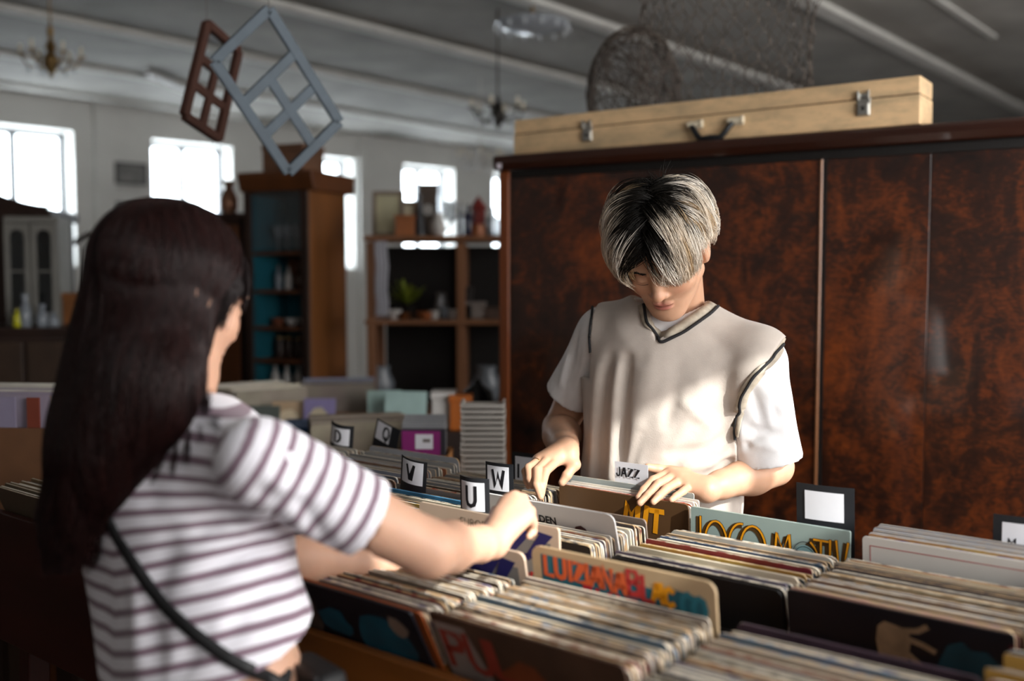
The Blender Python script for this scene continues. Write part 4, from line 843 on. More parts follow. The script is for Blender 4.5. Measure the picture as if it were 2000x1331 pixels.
# --- white T-shirt
cl = M('white_cotton', '#e3e0e0', .85, .03, 60, bump=.06, bscale=500, sheen=.2)
def cloth_ns(f, sd=1, amp=.002): return f.noise(amp, 26, sd, 6)
f = Field((-.02, 1.86, .90), (.78, 2.64, 1.50), .0042)
f.ell(tc_+Vector((-.005, 0, .01)), (.166, .108, .215), ax3, .03); f.ell((.336, 2.23, 1.05), (.166, .104, .21), ax3, .05)
f.cone(nb+Vector((0, 0, -.02)), sh_r, .066, .058, .04); f.cone(nb+Vector((0, 0, -.02)), sh_l, .066, .060, .04)
sr = P(1111, 775, 2.355); slv = P(1497, 897, 2.125)
f.cone(sh_r, sr, .062, .060, .035); f.cone(sh_l+Vector((.005, -.005, -.02)), slv, .066, .077, .035)
Vq, Fq = f.mesh(); b0 = BVHTree.FromPolygons([Vector(v) for v in Vq.tolist()], Fq.tolist())
for pts, am, w in TFOLDS:
    q = [cast(b0, *p_)[0] for p_ in pts]
    if all(x is not None for x in q): f.crease(q, am, w)
cloth_ns(f, 3, .0012)
for e0, e1, r0, r1 in ((sh_r, sr, .05, .052), (sh_l, slv, .055, .070)):       # cut the sleeve end flat and hollow it
    d = (e1-e0).normalized(); f.cone(e0.lerp(e1, .55), e1+d*.09, r0, r1, 0, 'carve')
    Pg = f.grid(); dist = (Pg[0]-e1.x)*d.x+(Pg[1]-e1.y)*d.y+(Pg[2]-e1.z)*d.z; lat = np.sqrt((Pg[0]-e1.x)**2+(Pg[1]-e1.y)**2+(Pg[2]-e1.z)**2); f.D = np.where((dist > -.02) & (lat < .15), np.maximum(f.D, dist), f.D)
f.cone(nb+Vector((0, 0, -.005))+fd*.018, nb+Vector((-.04, -.05, .2)), .070, .085, .006, 'carve'); f.plane((0, 0, .955), (0, 0, -1))
tee = surf('t_shirt', [f.mesh()], cl, man, MR)
# --- beige sweater vest
knit = M('beige_knit', '#b9ada3', .9, .04, 40, bump=.10, bscale=420, sheen=.25)
f = Field((-.02, 1.84, .90), (.78, 2.62, 1.52), .0036)
f.ell(tc_+Vector((-.008, -.004, .01)), (.186, .124, .222), ax3, .03); f.ell((.334, 2.222, 1.05), (.185, .120, .24), ax3, .06); f.cone((.334, 2.225, 1.0), (.334, 2.225, .93), .15, .155, .06, flat=(A3(fd), .70))
f.cone(nb+Vector((0, 0, -.022)), sh_r-ld*.005, .074, .069, .04); f.cone(nb+Vector((0, 0, -.022)), sh_l+ld*.012, .074, .073, .04)
f.cone(sh_r, sr, .067, .064, .035); f.cone(sh_l+Vector((.005, -.005, -.02)), slv, .072, .080, .035)
# loose folds falling from the shoulders and across the belly, laid where the cloth is
Vq, Fq = f.mesh(); b0 = BVHTree.FromPolygons([Vector(v) for v in Vq.tolist()], Fq.tolist())
for pts, am, w in VFOLDS:
    q = [cast(b0, *p_)[0] for p_ in pts]
    if all(x is not None for x in q): f.crease(q, am, w)
f.noise(.0012, 24, 8, 6, (1, 1, .5))
# armholes, neck opening, V
for A_, C_, sg in ((P(1159, 572, 2.24), P(1153, 700, 2.20), -1), (P(1532, 660, 2.08), P(1441, 800, 2.02), 1)):
    n_ = (C_-A_).cross(fd).normalized(); n_ = n_ if n_.dot(ld)*sg > 0 else -n_
    Pg = f.grid(); pd = (Pg[0]-A_.x)*n_.x+(Pg[1]-A_.y)*n_.y+(Pg[2]-A_.z)*n_.z; C2 = C_.z-.045; lt_ = sg*((Pg[0]-.33)*ld.x+(Pg[1]-2.2)*ld.y)-.178; cut = np.minimum(pd, np.maximum(Pg[2]-C2, lt_)); f.D = np.maximum(f.D, cut)
nk = nb+Vector((0, 0, 0)); f.cone(nk+fd*.0-Vector((0, 0, -.012)), nk+Vector((-.05, -.06, .22)), .076, .10, .008, 'carve')
Pg = f.grid(); lx = (Pg[0]-.345)*ld.x+(Pg[1]-2.2)*ld.y; ly = (Pg[0]-.345)*fd.x+(Pg[1]-2.2)*fd.y
vcut = np.maximum((np.where(lx < 0, -lx*2.3, lx*.78)+(1.368-Pg[2]))*.7, -ly+.01); f.D = np.maximum(f.D, -vcut)
f.cone((.334, 2.225, .99), (.334, 2.225, .85), .135, .14, 0, 'carve', flat=(A3(fd), .68)); f.plane((0, 0, .94), (0, 0, -1))
vest = surf('sweater_vest', [f.mesh()], knit, man, MR)
bv = bvh_of([vest]); bt = bvh_of([vest, tee])
ribm = M('rib_knit', '#a89c8c', .9, .25, 60, stretch=(1, 1, 1)); blackk = M('black_knit_line', '#1c1b1d', .9, .05, 80)

for nm, pth, w, m_, l_ in (('v_neck_rib', [(1255, 596), (1262, 628), (1289, 660), (1330, 640), (1380, 604), (1405, 580), (1416, 565)], .020, ribm, .0015), ('v_neck_line', [(1258, 596), (1264, 632), (1290, 672), (1336, 650), (1388, 614), (1414, 588), (1424, 570)], .0062, blackk, .0038),
        ('armhole_rib', [(1528, 668), (1515, 692), (1482, 728), (1456, 762), (1444, 800), (1438, 850)], .022, ribm, .0015), ('armhole_line', [(1530, 672), (1500, 704), (1470, 738), (1449, 775), (1440, 815), (1436, 860)], .0058, blackk, .0042),
        ('armhole_line', [(1160, 575), (1157, 620), (1153, 660), (1155, 690)], .005, blackk, .003)):
    band(nm, bt, pth, w, m_, vest, MR, lift=l_)
# trousers
jm = M('dark_trousers', '#2a2c33', .8, .1, 30)
f = Field((-.02, 1.86, .0), (.78, 2.66, 1.02), .009); f.ell((.35, 2.235, .94), (.168, .125, .12), ax3, .04)
for s_ in (-1, 1):
    hp = Vector((.35, 2.235, .9))+ld*s_*.085; kn = Vector((.37, 2.24, .48))+ld*s_*.1; an = Vector((.39, 2.30, .10))+ld*s_*.11; f.cone(hp, kn, .095, .078, .03); f.cone(kn, an, .078, .075, .03)
surf('trousers', [f.mesh()], jm, man, MR)
f = Field((-.02, 1.80, -.01), (.78, 2.66, .2), .006)
for s_ in (-1, 1): an = Vector((.39, 2.30, .05))+ld*s_*.11; f.cone(an-Vector((0, 0, .012)), an+fd*.17-Vector((0, 0, .018)), .042, .036, .02)
f.plane((0, 0, .002), (0, 0, -1)); surf('shoes', [f.mesh()], M('white_shoe', '#d0cdc8', .6, .05), man, MR)
# --- hair: dark roots along the parting, ash blond lengths
gh = np.random.default_rng(21); hL, hF, hU = [A3(v) for v in HX]; HOa = A3(HO)
def scalp(x, y, z): return HOa+hL*x+hF*y+hU*z
hc = A3((0, -.016, .042)); hr = A3((.082, .104, .090))
strands, cols = [], []
blond = np.array(lin('#d8c9b6')[:3]); blond2 = np.array(lin('#e9dfd2')[:3]); blond3 = np.array(lin('#bb9f7c')[:3]); dark = np.array(lin('#15120f')[:3])
part = -.004
# locks: every lock has its own root, sweep and curl; the strands of a lock run together towards its tip
locks = 0
for L_ in range(820):
    d = gh.normal(size=3); d /= np.linalg.norm(d); p0 = hc+hr*d
    if p0[2] < (.045 if p0[1] < .03 else .052): continue
    if p0[1] > .086: continue
    side = 1 if p0[0] > part+gh.normal()*.004 else -1
    front = float(np.clip((p0[1]+.02)/.08, 0, 1)); lift = gh.uniform(.008, .030)*(1.25 if side < 0 else 1.0); tilt = gh.normal()*.30; curl = gh.normal()*.35; wav = gh.uniform(0, 6.28); ln = gh.uniform(.0118, .0160)*(1+.18*front)
    bl0 = [blond, blond2, blond3][gh.choice(3, p=[.45, .38, .17])]*gh.uniform(.88, 1.1); rl0 = gh.uniform(.08, .20)
    for i in range(30):
        off3 = gh.normal(size=3)*.0065; p = p0+off3; e = (p-hc)/hr; p = hc+e/np.linalg.norm(e)*hr; n = 11; step = ln*gh.uniform(.9, 1.08); q = p.copy(); pts = [q.copy()]; jit = gh.normal(size=3)*.05; stop = False; lf_ = lift*gh.uniform(.85, 1.15)
        for k in range(1, n):
            t = k/(n-1); sw = curl*math.sin(t*3.2+wav)
            if front > .35: g_ = A3((side*(.50-.22*t if side > 0 else (.80-.35*t))+sw*.5, (.85-.9*t if side > 0 else .62-.7*t)+tilt*.3, -.2-1.2*t))
            else: g_ = A3((side*(.9-.35*t), .10+.35*front+tilt*.5+sw, -.22-1.05*t))
            g_ = g_+jit.astype(np.float32)+(p0-p).astype(np.float32)*22*t
            nn = (q-hc)/hr**2; nn /= np.linalg.norm(nn); g_ = g_-nn*(g_@nn); g_ /= np.linalg.norm(g_)+1e-6
            q2 = q+g_*step; e = (q2-hc)/hr; q2 = hc+e/np.linalg.norm(e)*hr
            zmin = (.050 if side > 0 else .018) if (abs(q2[0]) > .045 and q2[1] < .045) else (.004 if q2[1] > .05 else .004)
            if side < 0 and q2[1] > .02: zmin = -.014
            if q2[2] < zmin+gh.normal()*.004: stop = True
            if not stop: q = q2
            else: q = q+g_*step*.15
            nn = (q-hc)/hr**2; nn /= np.linalg.norm(nn); pts.append(q+nn*(lf_*math.sin(min(1, t*1.3+.10)*math.pi*.60)+.005))
        pts = np.array(pts); strands.append(np.array([scalp(*a) for a in pts]))
        rootlen = rl0+gh.normal()*.03+(.20 if abs(p0[0]-part) < .028 and p0[1] > -.03 else 0)+(.30 if p0[1] < -.05 else .10*(p0[1] < -.01))
        bl = bl0*gh.uniform(.85, 1.1); tt = np.linspace(0, 1, n); m = np.clip((tt-rootlen)/.13, 0, 1)[:, None]; cols.append(np.concatenate([dark*(1-m)+bl*m, np.ones((n, 1))], 1))
# a few loose flyaways on the crown
for i in range(60):
    th = gh.uniform(0, 6.28); p = hc+hr*A3((.25*math.cos(th), -.25+.3*math.sin(th), .92)); d = A3((gh.normal()*.5, gh.normal()*.5-.2, 1)); d /= np.linalg.norm(d); c = A3((gh.normal(), gh.normal(), 0))*.02
    pts = np.array([p+d*.028*t+c*t*t for t in np.linspace(0, 1, 9)]); strands.append(np.array([scalp(*a) for a in pts])); cols.append(np.tile(np.append(dark*1.5, 1), (9, 1)))
f = Field(HO-Vector((.16, .17, .2)), HO+Vector((.16, .2, .17)), .004); ax = [hL, hF, hU]
f.ell(Vector(scalp(*hc)), hr+.004, ax, .0); Pg = f.grid(); rel = [Pg[i]-HOa[i] for i in range(3)]; hz = rel[0]*hU[0]+rel[1]*hU[1]+rel[2]*hU[2]; hy = rel[0]*hF[0]+rel[1]*hF[1]+rel[2]*hF[2]
f.D = np.maximum(f.D, (.020+1.0*np.maximum(0, hy+.005)-hz)*.6)
def base_tone(V):
    q = V-HOa; x = np.abs(q@hL-part); y = q@hF; m = np.clip((x-.026-.03*np.clip(-y/.05, 0, 1))/.02, 0, 1)[:, None]; return np.concatenate([dark*(1-m)+blond3*.8*m, np.ones((len(V), 1))], 1)
hb = surf('hair', [f.mesh()], hair_mat('hair_base', 'tone', rough=.7), man, MR, {'tone': base_tone})
hair_curves('hair_strands', strands, .00055, hair_mat('blond_hair', 'tone', rough=.5), hb, MR, cols)
# eyebrows and lashes
strands = []
for s_ in (-1, 1):
    for i in range(140):
        t = gh.uniform(0, 1); x = s_*(.014+.034*t); z = .0165+.004*math.sin(t*2.6)+gh.normal()*.0013; y = .0985-.010*t**2; a = scalp(x, y, z); b2 = scalp(x+s_*.005, y+.0005, z+.0016*(1-t)-.001*t); strands.append(np.array([a, (a+b2)/2+hF*.001, b2]))
    for dz_ in (0,): strands.append(np.array([scalp(s_*(.018+.028*t), .0930-.0045*t+.001*math.sin(3.1*t), -.0130-.0022*math.sin(3.1*t)-dz_) for t in np.linspace(0, 1, 9)]))
hair_curves('eyebrows', strands, .00045, hair_mat('brow_hair', None, '#15100d'), man, MR)
# ------------------------------------------------------------------ the woman
WR = Vector((-.42, 1.30, 0)); wy = R(40); wf = Vector((math.sin(wy), math.cos(wy), 0)); wl = Vector((-math.cos(wy), math.sin(wy), 0))   # she faces the bins; wl is her left
woman = thing('person', 'woman with long dark hair in a striped cropped shirt reaching into the bins', 'person', WR)
skinW = (.60, .345, .235, 1)
nbw = at(352, 795, 1.385); shR, shL = at(524, 912, 1.225), at(235, 905, 1.46); elR, wrR = at(838, 1073, 1.31), at(962, 1060, 1.50)
elL, wrL = at(520, 1090, 1.50), at(760, 1100, 1.60)
WO = at(340, 572, 1.375); WXs = frame(39, 17); f = Field(WO-Vector((.19, .19, .26)), WO+Vector((.19, .19, .16)), .0026)
head_field(f, WO, WXs, .96); f.cone(WO-WXs[1]*.03-WXs[2]*.05, nbw+Vector((0, 0, -.01)), .046, .050, .03); chw = [f.mesh()]
P = at
rfw = [[P(985, 984, 1.565), P(1001, 975, 1.605), P(1012, 990, 1.612), P(1013, 1006, 1.60)], [P(1006, 972, 1.56), P(1021, 975, 1.595), P(1030, 996, 1.60), P(1026, 1014, 1.59)],
       [P(1024, 990, 1.548), P(1036, 999, 1.58), P(1040, 1018, 1.585), P(1034, 1034, 1.575)], [P(1031, 1012, 1.535), P(1041, 1023, 1.56), P(1041, 1039, 1.562), P(1033, 1048, 1.55)]]
rtw = [P(965, 1030, 1.54), P(972, 1003, 1.585), P(990, 1000, 1.615), P(1006, 1010, 1.622)]
def arm_w(el, wr, fing, th, h=.002):
    pts = [el, wr]+[q for j in fing for q in j]+th; lo = Vector([min(p[i] for p in pts)-.07 for i in range(3)]); hi = Vector([max(p[i] for p in pts)+.07 for i in range(3)])
    f = Field(lo, hi, h); m = el.lerp(wr, .3); f.cone(el, m, .0335, .0330, .02); f.cone(m, el.lerp(wr, .78), .0330, .0245, .02); f.cone(el.lerp(wr, .78), wr, .0265, .0235, .012); hand_field(f, wr, fing, th, .90); return f
f = arm_w(elR, wrR, rfw, rtw); f.cone(shR.lerp(elR, .55), elR, .042, .037, .02); chw.append(f.mesh())
lb = wrL; dL = (wrL-elL).normalized(); fL = [[lb+dL*.075+wf*o+Vector((0, 0, .0)), lb+dL*.11+wf*o+Vector((0, 0, -.004)), lb+dL*.132+wf*o+Vector((0, 0, -.014)), lb+dL*.150+wf*o+Vector((0, 0, -.026))] for o in (.028, .009, -.010, -.028)]
tL = [lb+dL*.02+wf*.025, lb+dL*.05+wf*.045, lb+dL*.078+wf*.052+Vector((0, 0, -.008)), lb+dL*.1+wf*.05+Vector((0, 0, -.018))]
f = arm_w(elL, wrL, fL, tL); chw.append(f.mesh())
f = Field((-.86, .92, .0), (.0, 1.78, 1.42), .011); axw = [A3(wl), A3(wf), A3((0, 0, 1))]; chest = at(372, 940, 1.37); waist = at(425, 1290, 1.31); hip = Vector((waist.x+.005, waist.y, .90))
f.ell(chest-Vector((0, 0, .035)), (.135, .088, .13), axw, .03); f.cone(chest, waist, .105, .10, .05, flat=(A3(wf), .72)); f.ell(hip, (.150, .105, .12), axw, .05); f.cone(waist, hip, .105, .12, .05, flat=(A3(wf), .75))
f.cone(nbw-Vector((0, 0, .06)), shR-Vector((0, 0, .005)), .040, .040, .03); f.cone(nbw-Vector((0, 0, .065)), shL, .040, .040, .03); f.cone(shR, elR, .044, .036, .02); f.cone(shL, elL, .044, .036, .02)
for s_ in (-1, 1):
    hp = hip+wl*s_*.08-Vector((0, 0, .03)); kn = Vector((hip.x, hip.y, .46))+wl*s_*.085+wf*.02; an = Vector((hip.x, hip.y, .08))+wl*s_*.09-wf*.03; f.cone(hp, kn, .078, .052, .03); f.cone(kn, an, .052, .036, .02); f.cone(an, an+wf*.13-Vector((0, 0, .04)), .034, .03, .02)
chw.append(f.mesh())
skw = skin_mat('skin_fair', skinW, None)
wbody = surf('body', chw, skw, woman, WR, {'tint': head_tint(WO, WXs, skinW, (.48, .19, .16), .96)})
# --- striped cropped shirt: stripes are a printed pattern that follows the cloth
def stripe_mat():
    m = bpy.data.materials.new('striped_cotton'); m.use_nodes = True; nt = m.node_tree; b = nt.nodes['Principled BSDF']; N = nt.nodes.new; Lk = nt.links.new
    an = N('ShaderNodeAttribute'); an.attribute_name = 'stripe'; no = N('ShaderNodeTexNoise'); no.inputs['Scale'].default_value = 9; no.inputs['Detail'].default_value = 2
    ad = N('ShaderNodeMath'); ad.operation = 'MULTIPLY_ADD'; ad.inputs[1].default_value = .12; Lk(no.outputs[0], ad.inputs[0]); Lk(an.outputs['Fac'], ad.inputs[2])
    fr = N('ShaderNodeMath'); fr.operation = 'FRACT'; Lk(ad.outputs[0], fr.inputs[0])
    r = N('ShaderNodeValToRGB'); e = r.color_ramp.elements; e[0].position = 0; e[0].color = lin('#ece9f0'); e[1].position = 1; e[1].color = lin('#ece9f0')
    for p_, c in ((.56, '#ece9f0'), (.61, '#836c79'), (.95, '#836c79')): k = e.new(p_); k.color = lin(c)
    Lk(fr.outputs[0], r.inputs[0]); Lk(r.outputs[0], b.inputs['Base Color']); b.inputs['Roughness'].default_value = .9; b.inputs['Sheen Weight'].default_value = .2
    n2 = N('ShaderNodeTexNoise'); n2.inputs['Scale'].default_value = 500; bp = N('ShaderNodeBump'); bp.inputs['Strength'].default_value = .05; bp.inputs['Distance'].default_value = .001; Lk(n2.outputs[0], bp.inputs['Height']); Lk(bp.outputs[0], b.inputs['Normal'])
    return m
strp = stripe_mat(); PER = .0262
f = Field((-.84, .98, .86), (-.06, 1.74, 1.42), .0042)
f.ell(chest-Vector((0, 0, .035)), (.158, .112, .150), axw, .03); f.cone(chest-Vector((0, 0, .03)), waist, .138, .142, .06, flat=(A3(wf), .74)); f.cone(waist, waist-Vector((0, 0, .12)), .142, .138, .06, flat=(A3(wf), .76))
f.cone(nbw+Vector((0, 0, -.055)), shR+wl*.03, .058, .053, .045); f.cone(nbw+Vector((0, 0, -.065)), shL-wl*.01, .058, .050, .045); f.cone(shR, shR.lerp(elR, .18), .054, .052, .03)
f.cone(at(232, 1060, 1.39), at(285, 1310, 1.36), .045, .05, .06)
WF = [([(575, 935), (500, 985), (400, 1030)], .010, .014), ([(560, 960), (480, 1020), (380, 1075)], -.008, .014), ([(575, 985), (500, 1060), (400, 1120)], .008, .013), ([(560, 1110), (480, 1190), (440, 1250)], .007, .014), ([(440, 900), (470, 960)], .007, .012),
      ([(330, 1050), (300, 1200), (310, 1320)], .006, .018), ([(260, 1100), (270, 1320)], -.006, .018), ([(575, 1040), (520, 1110)], -.006, .012), ([(400, 1240), (350, 1310)], .008, .014), ([(480, 1220), (560, 1190)], .006, .010), ([(290, 900), (300, 1000)], .004, .02)]
Vq, Fq = f.mesh(); b0 = BVHTree.FromPolygons([Vector(v) for v in Vq.tolist()], Fq.tolist())
for pts, am, w in WF:
    q = [cast(b0, *p_)[0] for p_ in pts]
    if all(x is not None for x in q): f.crease(q, am, w)
f.noise(.0016, 22, 5, 6)
hemA, hemB = at(460, 1312, 1.21), at(592, 1236, 1.25)
hn = (hemB-hemA).normalized(); up = Vector((0, 0, 1)); hnn = (up-hn*up.dot(hn)); hnn.normalize(); f.plane(hemA, -hnn); f.cone(nbw+wf*.01-Vector((0, 0, .015)), nbw+Vector((.01, .02, .2)), .060, .09, .006, 'carve')
f.cone(waist-Vector((0, 0, .03)), waist-Vector((0, 0, .2)), .128, .128, 0, 'carve', flat=(A3(wf), .72))
lat = A3(-wl); org = A3(chest)
def torso_stripe(V):
    q = V-org; x = q@lat; d = V[:, 2]-.30*np.maximum(0, x-.01)*np.clip((1.26-V[:, 2])/.10, 0, 1)+.05*np.maximum(0, -x-.02); return (2.0-d)/PER
shirt = surf('striped_shirt', [f.mesh()], strp, woman, WR, {'stripe': torso_stripe})
def sleeve_w(e0, e1, t1, r0, r1, sd, nm='sleeve'):
    end = e0.lerp(e1, t1); d = (end-e0).normalized(); st = e0-d*.012; lo = Vector([min(st[i], end[i])-.10 for i in range(3)]); hi = Vector([max(st[i], end[i])+.10 for i in range(3)]); f = Field(lo, hi, .0034)
    f.cone(st, end+d*.02, r0, r1, .0); f.noise(.0014, 30, sd, 5)
    return f, st, end, d, r0, r1
for e0, e1, t1, r0, r1, sd in ((shR, elR, .60, .057, .052, 2), (shL, elL, .62, .057, .05, 4)):
    f, st, end, d, r0, r1 = sleeve_w(e0, e1, t1, r0, r1, sd)
    if sd == 2:
        Vq, Fq = f.mesh(); b0 = BVHTree.FromPolygons([Vector(v) for v in Vq.tolist()], Fq.tolist())
        for pts, am, w in (([(510, 960), (590, 990), (640, 1060)], .006, .012), ([(560, 880), (620, 960)], .004, .014), ([(530, 930), (600, 1040)], -.005, .012)):
            q = [cast(b0, *p_)[0] for p_ in pts]
            if all(x is not None for x in q): f.crease(q, am, w)
    f.plane(end, d); f.cone(end-d*.05, end+d*.06, r1-.007, r1-.005, 0, 'carve')
    dd, oo = A3(d), A3(st); surf('sleeve', [f.mesh()], strp, shirt, WR, {'stripe': lambda V, dd=dd, oo=oo: ((V-oo)@dd)/.0248+.12})
# low denim shorts, sandals
dn = M('dark_denim', '#24282f', .8, .2, 60); f = Field((-.80, .92, .55), (.0, 1.70, 1.02), .0055)
f.ell(hip+Vector((0, 0, .005)), (.158, .113, .105), axw, .05); f.cone(hip+Vector((0, 0, .05)), hip, .118, .135, .05, flat=(A3(wf), .8))
for s_ in (-1, 1): hp = hip+wl*s_*.082-Vector((0, 0, .04)); kn = Vector((hip.x, hip.y, .46))+wl*s_*.09; f.cone(hp, hp.lerp(kn, .5), .092, .095, .03); f.cone(hp.lerp(kn, .4), hp.lerp(kn, .8), .082, .09, 0, 'carve')
pl = hip+Vector((0, 0, .085)); f.plane(pl, (0, 0, 1)); surf('denim_shorts', [f.mesh()], dn, woman, WR)
f = Field((-.80, .92, -.01), (.0, 1.70, .12), .006)
for s_ in (-1, 1): an = Vector((hip.x, hip.y, .04))+wl*s_*.09-wf*.03; f.cone(an-Vector((0, 0, .008)), an+wf*.16-Vector((0, 0, .014)), .040, .036, .02)
f.plane((0, 0, .002), (0, 0, -1)); surf('shoes', [f.mesh()], M('black_shoe', '#1b1b1e', .5, .05), woman, WR)
# --- long straight dark hair: a smooth mass with strands over it
gw = np.random.default_rng(5); aL, aF, aU = [A3(v) for v in WXs]; WOa = A3(WO); hcw = A3((0, -.016, .040))*.96; hrw = A3((.079, .102, .080))*.97
sc_ = lambda q: WOa+aL*q[0]+aF*q[1]+aU*q[2]
f = Field((-.86, 1.08, 1.08), (-.30, 1.66, 1.66), .005); axh = [aL, aF, aU]
f.ell(Vector(sc_(hcw)), hrw+.006, axh, 0); Pg = f.grid(); rel = [Pg[i]-WOa[i] for i in range(3)]; hy = sum(rel[i]*aF[i] for i in range(3)); hz = sum(rel[i]*aU[i] for i in range(3))
f.D = np.maximum(f.D, (hy-.050-np.maximum(0, hz-.05)*1.2)*.7)
m0, m1, m2, m3 = at(290, 640, 1.375), at(245, 775, 1.30), at(178, 890, 1.285), at(150, 985, 1.30)
f.cone(at(312, 560, 1.385), m0, .092, .088, .03); f.cone(m0, m1, .088, .090, .04, flat=(A3((-.5, -.86, 0)), .62)); f.cone(m1, m2, .090, .062, .04, flat=(A3((-.5, -.86, 0)), .5)); f.cone(m2, m3, .062, .050, .03, flat=(A3((-.5, -.86, 0)), .5)); f.cone(at(335, 600, 1.33), at(335, 735, 1.29), .036, .034, .03)
f.noise(.002, 18, 3, 5, (1, 1, .15))
hm = hair_mat('dark_brown_hair', None, '#120909', .6); Vq, Fq = f.mesh(); hbv = BVHTree.FromPolygons([Vector(v) for v in Vq.tolist()], Fq.tolist()); hb = surf('hair', [(Vq, Fq)], hm, woman, WR)
strands, cols = [], []; c0 = np.array(lin('#140a0a')[:3]); c1 = np.array(lin('#2c1412')[:3])
def bez(ps, n):   # Catmull-Rom through ps
    ps = [np.asarray(p, np.float32) for p in ps]; ps = [2*ps[0]-ps[1]]+ps+[2*ps[-1]-ps[-2]]; out = []
    for i in range(1, len(ps)-2):
        for t in np.linspace(0, 1, n, endpoint=(i == len(ps)-3)): 
            a, b, c, d = ps[i-1:i+3]; out.append(.5*((2*b)+(c-a)*t+(2*a-5*b+4*c-d)*t*t+(3*b-3*c+d-a)*t**3))
    return np.array(out)
def over(p_from, p_to, n, lift):     # great-circle like path on the skull, in head coordinates
    a, b = (p_from-hcw)/hrw, (p_to-hcw)/hrw; out = []
    for t in np.linspace(0, 1, n): v = a*(1-t)+b*t; v /= np.linalg.norm(v); out.append(hcw+v*(hrw+.006+lift*t))
    return out
for i in range(9000):
    side = -1 if gw.uniform() < .52 else 1       # -1 is her right, towards the picture's right
    root = hcw+hrw*A3((side*abs(gw.normal()*.10), gw.uniform(-.75, .62), 1)); v = (root-hcw)/hrw; root = hcw+hrw*v/np.linalg.norm(v)
    ang = gw.uniform(0, 1)                       # 0 front of the ear ... 1 back of the head
    tx = side*(.98*math.cos(ang*1.45)); ty = .30-1.22*ang; low = hcw+hrw*A3((tx, ty, -.55)); v = (low-hcw)/hrw; low = hcw+hrw*v/np.linalg.norm(v)
    sk = [sc_(p) for p in over(root, low, 6, gw.uniform(.004, .014))]
    u = gw.uniform(-1, 1); 
    thin = side < 0 and ang < .55 and gw.uniform() < .10
    if thin:
        k = gw.integers(7); ex = [265, 300, 335, 362, 392, 428, 410][k]+gw.normal()*4; ey = [900, 940, 930, 905, 880, 850, 800][k]+gw.uniform(-40, 10); e1 = A3(at(ex*.4+385*.6+gw.normal()*3, 790, 1.300)); e2 = A3(at(ex, ey, 1.235 if ex > 380 else 1.215)); path = sk+[e1, e2]
    else:
        w_ = side*(.5+.5*u*.9)*(1-.35*ang)       # where across the hanging mass
        b1 = A3(m0.lerp(m1, .45))+A3((.86, -.5, 0))*(-w_*.100)+A3((-.5, -.86, 0))*(.055*ang+gw.normal()*.008)
        b2 = A3(m1.lerp(m2, .6))+A3((.86, -.5, 0))*(-w_*.080)+A3((-.5, -.86, 0))*(.036*ang+gw.normal()*.006)
        b3 = A3(m3)+A3((.86, -.5, 0))*(-w_*.052)+A3((-.5, -.86, 0))*(.022*ang+gw.normal()*.005)+A3((0, 0, gw.uniform(-.035, .045)-.02*w_))
        if side < 0:
            path = sk+[b1*.72+sk[-1]*.28, b2, b3] if ang > .25 else sk+[b1*.62+sk[-1]*.38, b2, b3]
        else: path = sk+[b1, b2, b3]
    cv = bez(path, 4); rr_ = gw.uniform(.001, .005)
    if not thin:
        for q_ in range(3, len(cv)):
            lc, nn_, _, ds = hbv.find_nearest(Vector(cv[q_].tolist()))
            if (Vector(cv[q_].tolist())-lc).dot(nn_) < rr_: cv[q_] = A3(lc+nn_*rr_)
        for _ in range(3): cv[3:-1] = (cv[2:-2]+cv[3:-1]*2+cv[4:])/4
        tail = cv[-1]-cv[-3]; tail = tail/(np.linalg.norm(tail)+1e-6); tail = tail*.3+A3((-.12, 0, -1)); cv = np.concatenate([cv, [cv[-1]+tail*.02*k_ for k_ in (1, 2)]])
    strands.append(cv); n = len(strands[-1]); c = c0*(1-(q := gw.uniform(0, 1)**2))+c1*q; cols.append(np.tile(np.append(c, 1), (n, 1)))
# strands lying on the outside of the hanging mass
pool = [v for v in Vq if v[2] > 1.24]
for i in range(5200):
    p = Vector(pool[gw.integers(len(pool))].tolist()); cv = []; dirx = gw.normal()*.05; rr_ = gw.uniform(.001, .004)
    for k_ in range(int(gw.integers(10, 22))):
        lc, nn_, _, _ = hbv.find_nearest(p); cv.append(A3(lc+nn_*rr_)); d_ = (m3-lc); d_ = Vector((d_.x*.55+dirx, d_.y*.55, -.32-max(0, lc.z-1.3)*.2)); d_ -= nn_*d_.dot(nn_); d_ = d_.normalized() if d_.length > 1e-4 else Vector((0, 0, -1)); p = lc+d_*.017
        if lc.z < 1.195: cv.append(A3(lc+nn_*.003+Vector((-.004, 0, -.02)))); break
    if len(cv) < 4: continue
    cv = np.array(cv); cv[1:-1] = (cv[:-2]+cv[1:-1]*2+cv[2:])/4; strands.append(cv); c = c0*(1-(q := gw.uniform(0, 1)**2))+c1*q; cols.append(np.tile(np.append(c, 1), (len(cv), 1)))
# fringe and side lock
for i in range(900):
    root = hcw+hrw*A3((gw.uniform(-.5, .6), gw.uniform(.35, .7), .8)); v = (root-hcw)/hrw; root = hcw+hrw*v/np.linalg.norm(v); tx = gw.uniform(-.085, .06); tip = A3((tx, .094-.35*max(0, -tx-.045)*2-abs(tx)*.12, .012+gw.normal()*.006))
    mid = hcw+((root-hcw)*.5+(tip-hcw)*.5)*1.16; strands.append(bez([sc_(root), sc_(mid), sc_(tip)], 5)); cols.append(np.tile(np.append(c0, 1), (len(strands[-1]), 1)))
for i in range(260):
    root = hcw+hrw*A3((-.88, .35+gw.normal()*.06, .35)); tip = A3((-.073+gw.normal()*.002, .034+gw.normal()*.005, -.012+gw.uniform(-.03, .02))); mid = A3((-.083, .036+gw.normal()*.006, .02)); strands.append(bez([sc_(root), sc_(mid), sc_(tip)], 5)); cols.append(np.tile(np.append(c0, 1), (len(strands[-1]), 1)))
